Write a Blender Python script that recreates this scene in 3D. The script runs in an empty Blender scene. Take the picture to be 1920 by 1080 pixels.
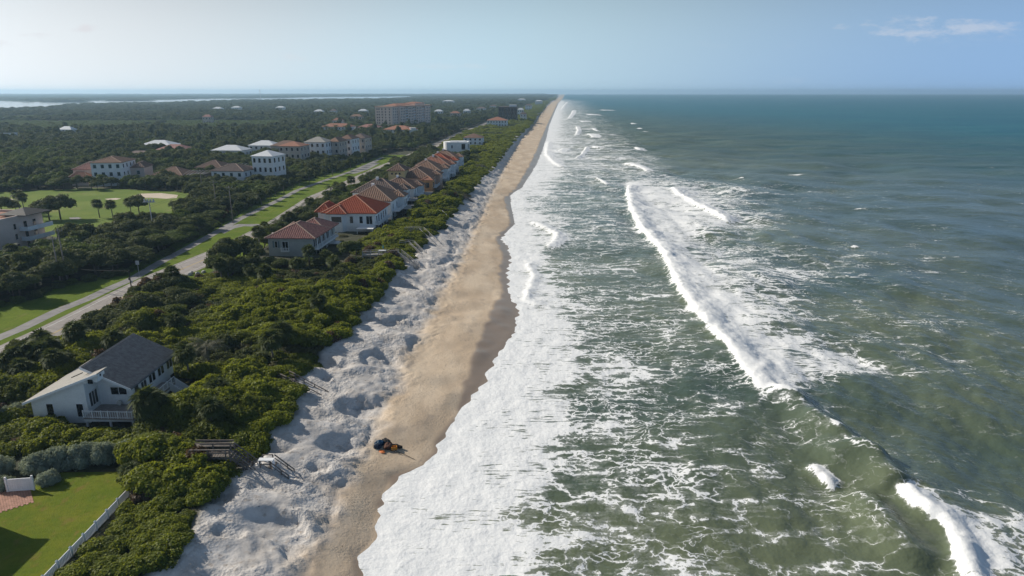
import bpy, bmesh, math, random
import numpy as np
from mathutils import Vector, Matrix

R = math.radians
rng = np.random.default_rng(7)
random.seed(7)
SC = bpy.context.scene
COL = SC.collection

# ------------------------------------------------------------------ camera
FPX, HC = 1270.0, 50.0                      # focal length in 1920-px pixels, drone height above the sea
PITCH = math.atan((540 - 171.5) / FPX)
CP, SP = math.cos(PITCH), math.sin(PITCH)
cam = bpy.data.cameras.new('camera')
cam.sensor_width = 36.0
cam.lens = 36.0 * FPX / 1920.0
cam.clip_start, cam.clip_end = 0.5, 40000
cam_o = bpy.data.objects.new('camera', cam)
cam_o.location = (0, 0, HC)
cam_o.rotation_euler = (R(90) - PITCH, 0, 0)
COL.objects.link(cam_o)
SC.camera = cam_o

# ------------------------------------------------------------------ light
SUN_EL = R(31)
SUN_AZ = math.atan2(-1.0, 0.42)            # direction to the sun, from +Y towards +X
SUN_V = (math.sin(SUN_AZ) * math.cos(SUN_EL), math.cos(SUN_AZ) * math.cos(SUN_EL), math.sin(SUN_EL))
world = bpy.data.worlds.new('World'); SC.world = world
world.use_nodes = True
wn, wl = world.node_tree.nodes, world.node_tree.links
wn.clear()
w_out = wn.new('ShaderNodeOutputWorld'); w_bg = wn.new('ShaderNodeBackground')
sky = wn.new('ShaderNodeTexSky'); sky.sky_type = 'NISHITA'
sky.sun_disc = False
SKY_AWAY, SKY_SIDE, SKY_NEAR = (0.56, 0.93, 1.50, 1), (0.90, 1.22, 1.42, 1), (0.90, 0.95, 0.99, 1)
sky.sun_elevation = SUN_EL; sky.sun_rotation = SUN_AZ
wtc = wn.new('ShaderNodeTexCoord')
wsep = wn.new('ShaderNodeSeparateXYZ'); wl.new(wtc.outputs['Generated'], wsep.inputs[0])
wmx = wn.new('ShaderNodeMath'); wmx.operation = 'SMOOTH_MAX'; wl.new(wsep.outputs['Z'], wmx.inputs[0]); wmx.inputs[1].default_value = 0.085; wmx.inputs[2].default_value = 0.05
wcm = wn.new('ShaderNodeCombineXYZ'); wl.new(wsep.outputs['X'], wcm.inputs[0]); wl.new(wsep.outputs['Y'], wcm.inputs[1]); wl.new(wmx.outputs[0], wcm.inputs[2])
wnm = wn.new('ShaderNodeVectorMath'); wnm.operation = 'NORMALIZE'; wl.new(wcm.outputs[0], wnm.inputs[0]); wl.new(wnm.outputs[0], sky.inputs['Vector'])
sky.altitude = 50; sky.air_density = 1.0; sky.dust_density = 0.8; sky.ozone_density = 3.0
# thin fair-weather clouds low over the horizon
wmap = wn.new('ShaderNodeMapping'); wmap.inputs['Scale'].default_value = (9, 9, 34)
wno = wn.new('ShaderNodeTexNoise'); wno.inputs['Scale'].default_value = 1.3; wno.inputs['Detail'].default_value = 7
wno.inputs['Roughness'].default_value = 0.6
wr = wn.new('ShaderNodeMapRange'); wr.inputs['From Min'].default_value = 0.62; wr.inputs['From Max'].default_value = 0.82
wr.inputs['To Max'].default_value = 0.12
wmix = wn.new('ShaderNodeMix'); wmix.data_type = 'RGBA'
wmix.inputs['B'].default_value = (6.2, 6.2, 6.5, 1)
wl.new(wtc.outputs['Generated'], wmap.inputs['Vector']); wl.new(wmap.outputs['Vector'], wno.inputs['Vector'])
wl.new(wno.outputs['Fac'], wr.inputs['Value'])
def wmath(op, a, b=0.0):
    n = wn.new('ShaderNodeMath'); n.operation = op
    for i, v in enumerate((a, b)):
        if isinstance(v, (int, float)): n.inputs[i].default_value = v
        else: wl.new(v, n.inputs[i])
    return n.outputs[0]
def wstep(v, a, b):
    n = wn.new('ShaderNodeMapRange'); n.interpolation_type = 'SMOOTHSTEP'; n.inputs['From Min'].default_value = a; n.inputs['From Max'].default_value = b
    wl.new(v, n.inputs['Value']); return n.outputs[0]
w_u = wmath('DIVIDE', wsep.outputs['X'], wmath('MAXIMUM', wsep.outputs['Y'], 0.05)); w_v = wmath('DIVIDE', wsep.outputs['Z'], wmath('MAXIMUM', wsep.outputs['Y'], 0.05))
wno2 = wn.new('ShaderNodeTexNoise'); wno2.inputs['Scale'].default_value = 1.0; wno2.inputs['Detail'].default_value = 6; wno2.inputs['Roughness'].default_value = 0.62
wcb = wn.new('ShaderNodeCombineXYZ'); wl.new(wmath('MULTIPLY', w_u, 26.0), wcb.inputs[0]); wl.new(wmath('MULTIPLY', w_v, 75.0), wcb.inputs[1]); wl.new(wcb.outputs[0], wno2.inputs['Vector'])
w_cl = wr.outputs['Result']
for cu, cv, hu, hv, k in ((0.595, 0.083, 0.150, 0.020, 0.40), (0.74, 0.128, 0.05, 0.016, 0.30), (-0.595, 0.084, 0.026, 0.008, 0.7), (-0.735, 0.066, 0.05, 0.012, 0.7), (-0.305, 0.046, 0.030, 0.007, 0.34), (-0.10, 0.034, 0.09, 0.006, 0.22), (-0.66, 0.075, 0.03, 0.006, 0.4)):
    du = wmath('DIVIDE', wmath('SUBTRACT', w_u, cu), hu); dv = wmath('DIVIDE', wmath('SUBTRACT', w_v, cv), hv)
    d2 = wmath('ADD', wmath('MULTIPLY', du, du), wmath('MULTIPLY', dv, dv))
    m_ = wmath('SUBTRACT', wno2.outputs['Fac'], wmath('MULTIPLY', d2, 0.28))
    w_cl = wmath('MAXIMUM', w_cl, wmath('MULTIPLY', wstep(m_, 0.30, 0.62), k))
wl.new(w_cl, wmix.inputs['Factor'])
# the low sky is whitened by many scatterings, all round the horizon
wel = wn.new('ShaderNodeMapRange'); wel.interpolation_type = 'SMOOTHERSTEP'
wel.inputs['From Min'].default_value = -0.02; wel.inputs['From Max'].default_value = 0.42
wel.inputs['To Min'].default_value = 0.97; wel.inputs['To Max'].default_value = 0.55
wl.new(wsep.outputs['Z'], wel.inputs['Value'])
wbw = wn.new('ShaderNodeRGBToBW'); wl.new(sky.outputs['Color'], wbw.inputs[0])
wtint = wn.new('ShaderNodeMix'); wtint.data_type = 'RGBA'; wtint.blend_type = 'MULTIPLY'; wtint.inputs['Factor'].default_value = 1
wl.new(wbw.outputs[0], wtint.inputs['A'])
# towards the sun the haze scatters white, away from it blue
wdot = wn.new('ShaderNodeVectorMath'); wdot.operation = 'DOT_PRODUCT'
wl.new(wtc.outputs['Generated'], wdot.inputs[0]); wdot.inputs[1].default_value = SUN_V
def wramp(a, b, A, B):
    r = wn.new('ShaderNodeMapRange'); r.interpolation_type = 'SMOOTHSTEP'
    r.inputs['From Min'].default_value = a; r.inputs['From Max'].default_value = b
    wl.new(wdot.outputs['Value'], r.inputs['Value'])
    m = wn.new('ShaderNodeMix'); m.data_type = 'RGBA'; wl.new(r.outputs[0], m.inputs['Factor'])
    for k, v in (('A', A), ('B', B)):
        if isinstance(v, tuple): m.inputs[k].default_value = v
        else: wl.new(v, m.inputs[k])
    return m.outputs['Result']
wl.new(wramp(0.35, 0.75, wramp(-0.22, 0.36, SKY_AWAY, SKY_SIDE), SKY_NEAR), wtint.inputs['B'])
wlow = wn.new('ShaderNodeMix'); wlow.data_type = 'RGBA'
wl.new(wel.outputs[0], wlow.inputs['Factor']); wl.new(sky.outputs['Color'], wlow.inputs['A']); wl.new(wtint.outputs['Result'], wlow.inputs['B'])
wup = wn.new('ShaderNodeMapRange'); wup.interpolation_type = 'SMOOTHSTEP'
wup.inputs['From Min'].default_value = 0.0; wup.inputs['From Max'].default_value = 0.22
wup.inputs['To Min'].default_value = 1.0; wup.inputs['To Max'].default_value = 0.80
wl.new(wsep.outputs['Z'], wup.inputs['Value'])
wfade = wn.new('ShaderNodeMix'); wfade.data_type = 'RGBA'; wfade.blend_type = 'MULTIPLY'; wfade.inputs['Factor'].default_value = 1
wl.new(wlow.outputs['Result'], wfade.inputs['A']); wl.new(wup.outputs[0], wfade.inputs['B'])
wl.new(wfade.outputs['Result'], wmix.inputs['A']); wl.new(wmix.outputs['Result'], w_bg.inputs['Color'])
w_bg.inputs['Strength'].default_value = 0.11
wl.new(w_bg.outputs['Background'], w_out.inputs['Surface'])

sun = bpy.data.lights.new('sun', 'SUN')
sun.energy = 4.6; sun.angle = R(0.53); sun.color = (1.0, 0.93, 0.82)
sun_o = bpy.data.objects.new('sun', sun); COL.objects.link(sun_o)
SUN_DIR = Vector((math.sin(SUN_AZ) * math.cos(SUN_EL), math.cos(SUN_AZ) * math.cos(SUN_EL), math.sin(SUN_EL)))
sun_o.rotation_euler = SUN_DIR.to_track_quat('Z', 'Y').to_euler()

SC.view_settings.view_transform = 'Standard'
SC.view_settings.look = 'None'
SC.view_settings.exposure = 0.12
SC.view_settings.gamma = 1.0
SC.view_settings.use_curve_mapping = False
SC.render.engine = 'CYCLES'
SC.cycles.max_bounces = 5
SC.cycles.diffuse_bounces = 2
SC.cycles.glossy_bounces = 2
SC.cycles.transmission_bounces = 3
SC.cycles.transparent_max_bounces = 6
SC.cycles.volume_bounces = 0
SC.cycles.use_denoising = True


HAZE = 1.1e-4                                  # density of the air, per metre

# ------------------------------------------------------------------ helpers
def un(px, py, z=0.0):
    """Place on the level z that the photograph shows at pixel (px, py) of 1920 x 1080."""
    dn = (py - 540) * CP + FPX * SP
    fw = FPX * CP - (py - 540) * SP
    k = (HC - z) / dn
    return ((px - 960) * k, fw * k)


def curve(pts, z):
    """Pixel polyline on level z -> function X(Y)."""
    w = sorted((un(px, py, z)[1], un(px, py, z)[0]) for px, py in pts)
    ys = np.array([a for a, b in w]); xs = np.array([b for a, b in w])
    y1 = 13000.0
    k = (xs[-1] - xs[-4]) / (ys[-1] - ys[-4])
    k0 = (xs[1] - xs[0]) / (ys[1] - ys[0]) * 0.3
    ys = np.concatenate([[ys[0] - 60], ys, [y1]])
    xs = np.concatenate([[xs[0] - 60 * k0], xs, [xs[-1] + k * (y1 - ys[-2])]])
    return lambda Y: np.interp(Y, ys, xs)


def _hash(ix, iy, seed):
    h = (ix.astype(np.int64) * 374761393 + iy.astype(np.int64) * 668265263 + seed * 1274126177) & 0xFFFFFFFF
    h = ((h ^ (h >> 13)) * 1274126177) & 0xFFFFFFFF
    h = h ^ (h >> 16)
    return (h & 0xFFFFFF) / float(0xFFFFFF)


def vnoise(x, y, seed=0):
    x = np.asarray(x, float); y = np.asarray(y, float)
    ix = np.floor(x); iy = np.floor(y)
    fx = x - ix; fy = y - iy
    fx = fx * fx * fx * (fx * (fx * 6 - 15) + 10); fy = fy * fy * fy * (fy * (fy * 6 - 15) + 10)
    a = _hash(ix, iy, seed); b = _hash(ix + 1, iy, seed); c = _hash(ix, iy + 1, seed); d = _hash(ix + 1, iy + 1, seed)
    return (a * (1 - fx) + b * fx) * (1 - fy) + (c * (1 - fx) + d * fx) * fy


def fbm(x, y, seed=0, oct=4, gain=0.5):
    s = 0; a = 1.0; t = 0
    for k in range(oct):
        s = s + a * vnoise(np.asarray(x) * 2 ** k + 17.3 * k, np.asarray(y) * 2 ** k - 9.1 * k, seed + k); t += a; a *= gain
    return s / t


def sstep(a, b, x):
    t = np.clip((np.asarray(x, float) - a) / (b - a), 0, 1)
    return t * t * (3 - 2 * t)


def in_poly(x, y, poly):
    x = np.asarray(x); y = np.asarray(y)
    r = np.zeros(x.shape, bool)
    n = len(poly)
    for i in range(n):
        x0, y0 = poly[i]; x1, y1 = poly[(i + 1) % n]
        c = ((y0 > y) != (y1 > y))
        with np.errstate(divide='ignore', invalid='ignore'):
            xx = (x1 - x0) * (y - y0) / (y1 - y0 if y1 != y0 else 1e-9) + x0
        r ^= c & (x < xx)
    return r


def tag(o, label=None, cat=None, group=None, kind=None):
    if label: o['label'] = label
    if cat: o['category'] = cat
    if group: o['group'] = group
    if kind: o['kind'] = kind
    return o


def empty(name, loc, rotz=0.0, label=None, cat=None, group=None):
    o = bpy.data.objects.new(name, None)
    o.empty_display_size = 0.3
    o.location = loc; o.rotation_euler = (0, 0, rotz)
    COL.objects.link(o)
    return tag(o, label, cat, group)


def link(name, me, parent=None, loc=None, rot=None, scale=None):
    o = bpy.data.objects.new(name, me); COL.objects.link(o)
    if parent is not None: o.parent = parent
    if loc is not None: o.location = loc
    if rot is not None: o.rotation_euler = rot
    if scale is not None: o.scale = scale
    return o


def np_mesh(name, V, F, mat=None, smooth=False, attrs=None):
    """Mesh from arrays: V (n,3), F (m,4) or (m,3)."""
    V = np.asarray(V, np.float32); F = np.asarray(F, np.int32)
    me = bpy.data.meshes.new(name)
    me.vertices.add(len(V)); me.vertices.foreach_set('co', V.ravel())
    m, k = F.shape
    me.loops.add(m * k); me.loops.foreach_set('vertex_index', F.ravel())
    me.polygons.add(m)
    me.polygons.foreach_set('loop_start', np.arange(0, m * k, k, dtype=np.int32))
    me.polygons.foreach_set('loop_total', np.full(m, k, np.int32))
    if smooth: me.polygons.foreach_set('use_smooth', np.ones(m, bool))
    for an, (dom, arr) in (attrs or {}).items():
        a = me.attributes.new(an, 'FLOAT', dom); a.data.foreach_set('value', np.asarray(arr, np.float32).ravel())
    me.update(calc_edges=True)
    if mat: me.materials.append(mat)
    return me


def grid_faces(nr, nc):
    i = np.arange((nr - 1) * (nc - 1)); r = i // (nc - 1); c = i % (nc - 1)
    a = r * nc + c
    return np.stack([a, a + 1, a + nc + 1, a + nc], 1)


class MB:
    """Collects simple solids, links them as ONE mesh object."""
    def __init__(s): s.v = []; s.f = []

    def add(s, vs, fs):
        n = len(s.v); s.v += [tuple(v) for v in vs]; s.f += [tuple(i + n for i in f) for f in fs]; return s

    def box(s, x0, x1, y0, y1, z0, z1):
        return s.add([(x0, y0, z0), (x1, y0, z0), (x1, y1, z0), (x0, y1, z0), (x0, y0, z1), (x1, y0, z1), (x1, y1, z1), (x0, y1, z1)],
                     [(0, 3, 2, 1), (4, 5, 6, 7), (0, 1, 5, 4), (1, 2, 6, 5), (2, 3, 7, 6), (3, 0, 4, 7)])

    def bar(s, a, b, w, h=None):
        """Rectangular bar from a to b."""
        a = Vector(a); b = Vector(b); d = (b - a).normalized(); h = h or w
        up = Vector((0, 0, 1)) if abs(d.z) < 0.95 else Vector((0, 1, 0))
        x = d.cross(up).normalized() * w / 2; y = x.cross(d).normalized() * h / 2
        vs = [p + q for p in (a, b) for q in (-x - y, x - y, x + y, -x + y)]
        return s.add(vs, [(3, 2, 1, 0), (4, 5, 6, 7), (0, 1, 5, 4), (1, 2, 6, 5), (2, 3, 7, 6), (3, 0, 4, 7)])

    def tube(s, pts, rad, n=8):
        pts = [Vector(p) for p in pts]
        rs = rad if isinstance(rad, (list, tuple)) else [rad] * len(pts)
        base = len(s.v)
        for i, p in enumerate(pts):
            d = (pts[min(i + 1, len(pts) - 1)] - pts[max(i - 1, 0)]).normalized()
            up = Vector((0, 0, 1)) if abs(d.z) < 0.9 else Vector((0, 1, 0))
            x = d.cross(up).normalized(); y = x.cross(d).normalized()
            for k in range(n):
                a = 2 * math.pi * k / n
                s.v.append(tuple(p + x * math.cos(a) * rs[i] + y * math.sin(a) * rs[i]))
        for i in range(len(pts) - 1):
            for k in range(n):
                a = base + i * n + k; b = base + i * n + (k + 1) % n
                s.f.append((a, b, b + n, a + n))
        s.f.append(tuple(base + k for k in range(n))[::-1])
        s.f.append(tuple(base + (len(pts) - 1) * n + k for k in range(n)))
        return s

    def prism(s, poly, z0, z1):
        n = len(poly)
        vs = [(x, y, z0) for x, y in poly] + [(x, y, z1) for x, y in poly]
        return s.add(vs, [tuple(range(n))[::-1], tuple(range(n, 2 * n))] + [(i, (i + 1) % n, n + (i + 1) % n, n + i) for i in range(n)])

    def solid(s, top, thick):
        """Slab: polygon of 3-D points, thickened downwards."""
        n = len(top)
        vs = [tuple(p) for p in top] + [(p[0], p[1], p[2] - thick) for p in top]
        return s.add(vs, [tuple(range(n)), tuple(range(n, 2 * n))[::-1]] + [(i, n + i, n + (i + 1) % n, (i + 1) % n) for i in range(n)])

    def mesh(s, name, mat=None, smooth=False):
        me = bpy.data.meshes.new(name); me.from_pydata(s.v, [], s.f)
        bm = bmesh.new(); bm.from_mesh(me); bmesh.ops.recalc_face_normals(bm, faces=bm.faces); bm.to_mesh(me); bm.free()
        if smooth:
            me.polygons.foreach_set('use_smooth', np.ones(len(me.polygons), bool))
        if mat: me.materials.append(mat)
        me.update()
        return me

    def build(s, name, mat, parent=None, smooth=False, loc=None):
        return link(name, s.mesh(name, mat, smooth), parent, loc)


# ------------------------------------------------------------------ materials
class NT:
    def __init__(s, name):
        s.m = bpy.data.materials.new(name); s.m.use_nodes = True
        s.n = s.m.node_tree.nodes; s.l = s.m.node_tree.links
        s.b = s.n['Principled BSDF']; s.out = s.n['Material Output']

    def node(s, t, **kw):
        n = s.n.new(t)
        for k, v in kw.items(): setattr(n, k, v)
        return n

    def put(s, sock, v):
        if isinstance(v, bpy.types.NodeSocket): s.l.new(v, sock)
        elif isinstance(v, (tuple, list)) and len(v) == 3 and sock.type == 'RGBA': sock.default_value = (*v, 1)
        else: sock.default_value = v

    def pos(s, scale=(1, 1, 1), obj=False):
        if obj: o = s.node('ShaderNodeTexCoord').outputs['Object']
        else: o = s.node('ShaderNodeNewGeometry').outputs['Position']
        mp = s.node('ShaderNodeMapping'); mp.inputs['Scale'].default_value = scale
        s.l.new(o, mp.inputs['Vector']); return mp.outputs['Vector']

    def noise(s, vec, scale, detail=4, rough=0.55, col=False):
        n = s.node('ShaderNodeTexNoise'); s.l.new(vec, n.inputs['Vector'])
        n.inputs['Scale'].default_value = scale; n.inputs['Detail'].default_value = detail; n.inputs['Roughness'].default_value = rough
        return n.outputs['Color' if col else 'Fac']

    def voro(s, vec, scale, feature='DISTANCE_TO_EDGE'):
        n = s.node('ShaderNodeTexVoronoi', feature=feature); s.l.new(vec, n.inputs['Vector'])
        n.inputs['Scale'].default_value = scale
        return n.outputs['Distance']

    def math(s, op, a, b=0.0, c=0.0, clamp=False):
        n = s.node('ShaderNodeMath', operation=op, use_clamp=clamp)
        s.put(n.inputs[0], a); s.put(n.inputs[1], b)
        if op in ('MULTIPLY_ADD',): s.put(n.inputs[2], c)
        return n.outputs[0]

    def rng(s, v, a, b, c=0.0, d=1.0, smooth=True):
        n = s.node('ShaderNodeMapRange', interpolation_type='SMOOTHSTEP' if smooth else 'LINEAR')
        s.put(n.inputs[0], v); n.inputs[1].default_value = a; n.inputs[2].default_value = b
        n.inputs[3].default_value = c; n.inputs[4].default_value = d
        return n.outputs[0]

    def mix(s, f, a, b):
        n = s.node('ShaderNodeMix', data_type='RGBA')
        s.put(n.inputs['Factor'], f); s.put(n.inputs['A'], a); s.put(n.inputs['B'], b)
        return n.outputs['Result']

    def attr(s, name):
        return s.node('ShaderNodeAttribute', attribute_name=name).outputs['Fac']

    def bump(s, h, strength, dist=0.1, normal=None):
        n = s.node('ShaderNodeBump'); s.put(n.inputs['Height'], h)
        n.inputs['Strength'].default_value = strength; n.inputs['Distance'].default_value = dist
        if normal is not None: s.l.new(normal, n.inputs['Normal'])
        return n.outputs['Normal']

    def base(s, col=None, rough=None, normal=None, spec=None):
        if col is not None: s.put(s.b.inputs['Base Color'], col)
        if rough is not None: s.put(s.b.inputs['Roughness'], rough)
        if normal is not None: s.l.new(normal, s.b.inputs['Normal'])
        if spec is not None: s.put(s.b.inputs['Specular IOR Level'], spec)
        return s.m


def mat_plain(name, col, rough=0.6, var=0.12, scale=0.6, spec=0.3, bump=0.0, bscale=8):
    """Painted or stained surface with weathering noise and a little relief."""
    t = NT(name); p = t.pos()
    n = t.noise(p, scale, 5, 0.6)
    n2 = t.noise(p, scale * 7, 3)
    f = t.math('MULTIPLY_ADD', n2, 0.4, t.math('MULTIPLY', n, 0.6))
    c0 = tuple(max(0, c * (1 - var * 1.5)) for c in col); c1 = tuple(min(1, c * (1 + var)) for c in col)
    t.base(t.mix(t.rng(f, 0.3, 0.7), c0, c1), rough, spec=spec)
    if bump: t.base(normal=t.bump(t.noise(p, bscale, 4), bump, 0.03))
    return t.m


def mat_leaf(name, dark, light, trans=0.35, rough=0.45, spec=0.35):
    t = NT(name)
    rnd = t.attr('rnd')
    oi = t.node('ShaderNodeObjectInfo').outputs['Random']
    p = t.pos()
    n = t.noise(p, 0.22, 3)
    f = t.math('ADD', t.math('MULTIPLY', rnd, 0.5), t.math('ADD', t.math('MULTIPLY', oi, 0.25), t.math('MULTIPLY_ADD', n, 0.9, -0.33)), clamp=True)
    col = t.mix(f, dark, light)
    t.base(col, rough, spec=spec)
    tr = t.node('ShaderNodeBsdfTranslucent')
    bright = t.mix(0.5, col, tuple(min(1, c * k) for c, k in zip(light, (1.6, 1.5, 0.8))))
    t.l.new(bright, tr.inputs['Color'])
    ms = t.node('ShaderNodeMixShader'); ms.inputs[0].default_value = trans
    t.l.new(t.b.outputs[0], ms.inputs[1]); t.l.new(tr.outputs[0], ms.inputs[2]); t.l.new(ms.outputs[0], t.out.inputs['Surface'])
    return t.m


# ------------------------------------------------------------------ coast lines measured on the photograph
PX_VEG = [(300, 1075), (360, 1022), (375, 985), (407, 940), (440, 895), (482, 855), (512, 815), (537, 787), (555, 755), (562, 715), (592, 690),
          (617, 657), (645, 632), (665, 600), (695, 575), (725, 540), (755, 500), (770, 482), (790, 460), (810, 442), (835, 420), (855, 395),
          (880, 360), (907, 332), (935, 302), (950, 282), (970, 255), (997, 232), (1010, 212), (1025, 195), (1041, 184)]
PX_TOE = [(560, 1075), (582, 1035), (625, 960), (630, 917), (665, 885), (675, 842), (708, 800), (720, 760), (750, 715), (752, 675), (775, 650),
          (800, 600), (820, 560), (850, 510), (870, 470), (885, 440), (900, 410), (915, 375), (930, 345), (948, 310), (965, 280), (985, 250),
          (1005, 225), (1020, 205), (1033, 193), (1046, 184)]
PX_WATER = [(675, 1078), (668, 1047), (702, 1007), (702, 975), (720, 920), (733, 892), (790, 872), (815, 840), (838, 810), (870, 760), (902, 715),
            (937, 660), (968, 620), (968, 585), (955, 550), (948, 513), (957, 477), (938, 447), (966, 420), (955, 367), (980, 350), (1003, 313),
            (1016, 285), (1024, 260), (1030, 235), (1040, 210), (1047, 194), (1056, 184)]
PX_WET = [(668, 1078), (660, 1045), (697, 1005), (698, 965), (717, 915), (729, 888), (786, 868), (809, 836), (830, 800), (858, 760), (870, 715),
          (890, 660), (898, 630), (918, 590), (938, 545), (932, 510), (943, 477), (927, 447), (955, 418), (944, 372), (968, 350), (990, 313),
          (1004, 285), (1014, 260), (1024, 237), (1037, 210), (1045, 194), (1055, 184)]
XVEG, XTOE, XWAT0, XWET0 = curve(PX_VEG, 4.2), curve(PX_TOE, 1.5), curve(PX_WATER, 0.05), curve(PX_WET, 0.4)


def XWAT(Y):
    Y = np.asarray(Y, float)
    a = 1 / (1 + Y / 500)
    sc = np.abs((Y / 5.2 + 0.9 * vnoise(Y / 7, Y * 0, 3)) % 1 - 0.5) * 2       # pointed swash lobes
    return XWAT0(Y) + (sc - 0.5) * 0.9 + (vnoise(Y / 1.6, Y * 0, 5) - 0.5) * 0.7 + (vnoise(Y / 14, Y * 0, 8) - 0.5) * 1.6 * a


PX_PATH = [(0, 632), (40, 616), (107, 583), (170, 558), (205, 541), (250, 522), (300, 492), (350, 466), (410, 433), (450, 410), (490, 391), (525, 374),
           (557, 357), (610, 338), (660, 321), (702, 303), (722, 292)]
PX_ROADL = [(0, 648), (70, 617), (150, 578), (205, 550), (275, 517), (400, 467), (497, 420), (575, 370), (635, 345), (668, 330), (710, 311), (740, 300), (830, 262), (852, 251), (887, 239)]
PX_LINE = [(0, 575), (60, 562), (120, 537), (240, 513), (330, 468), (400, 430), (430, 408), (540, 349), (600, 330), (660, 312), (712, 292), (740, 280)]
PATHC, ROADL = curve(PX_PATH, 4), curve(PX_ROADL, 4)
ROADW = 10.2
ZL = 4.0                                     # level of the land behind the dune


def land_z(X, Y):
    X = np.asarray(X, float); Y = np.asarray(Y, float)
    xw, xt, xv = XWAT0(Y), XTOE(Y), XVEG(Y)
    wt = np.maximum(xw - xt, 1.0); wv = np.maximum(xw - xv, wt + 1.0)
    o = xw - X
    z = np.where(o < 0, 0.035 * o, np.where(o < wt, 1.5 * (o / wt) ** 0.9,
        np.where(o < wv, 1.5 + 2.9 * np.clip((o - wt) / (wv - wt), 0, 1) ** 0.85, 4.4 - 0.4 * sstep(0, 9, o - wv))))
    near = 1 / (1 + (Y / 900) ** 2)
    dune = sstep(wt * 0.86, wt + 2.5, o) * (1 - sstep(wv + 1, wv + 7, o))
    sx, sy = X + 3.0 * (vnoise(X / 7, Y / 7, 61) - .5), Y + 3.5 * (vnoise(X / 7, Y / 7, 62) - .5)
    z = z + dune * near * (1.7 * (fbm(sx / 7.5, sy / 6.5, 11, 2) - 0.47) + 0.42 * (fbm(sx / 2.4, sy / 2.0, 13, 2) - .5) + 0.16 * (fbm(X / 0.9, Y / 0.9, 15, 2) - 0.5))
    for sc_, lo_, dp_, sd_ in ((6.5, 0.70, 0.75, 19), (3.1, 0.76, 0.45, 23)):
        pit = np.clip((vnoise(sx / sc_, sy / sc_, sd_) - lo_) / 0.13, 0, 1)
        z = z - dune * near * dp_ * pit * pit * (3 - 2 * pit)
    foot = sstep(wt * 0.62, wt * 0.95, o) * (1 - sstep(wt + 3, wt + 9, o))
    z = z + foot * near * 0.50 * (fbm(X / 0.8, Y / 0.7, 21, 2) - 0.5)
    flat = sstep(0.5, 4, o) * (1 - sstep(wt * 0.8, wt * 1.05, o))
    z = z + flat * near * (0.8 * (fbm(X / 9 + 4, Y / 6.5, 31, 2) - 0.45))
    return z


# ------------------------------------------------------------------ ground: one sheet from below the sea to the far inland
def rows(y0, y1, d0, k):
    out = [y0]
    while out[-1] < y1: out.append(out[-1] + max(d0, k * out[-1]))
    out[-1] = y1
    return np.array(out)


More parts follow.
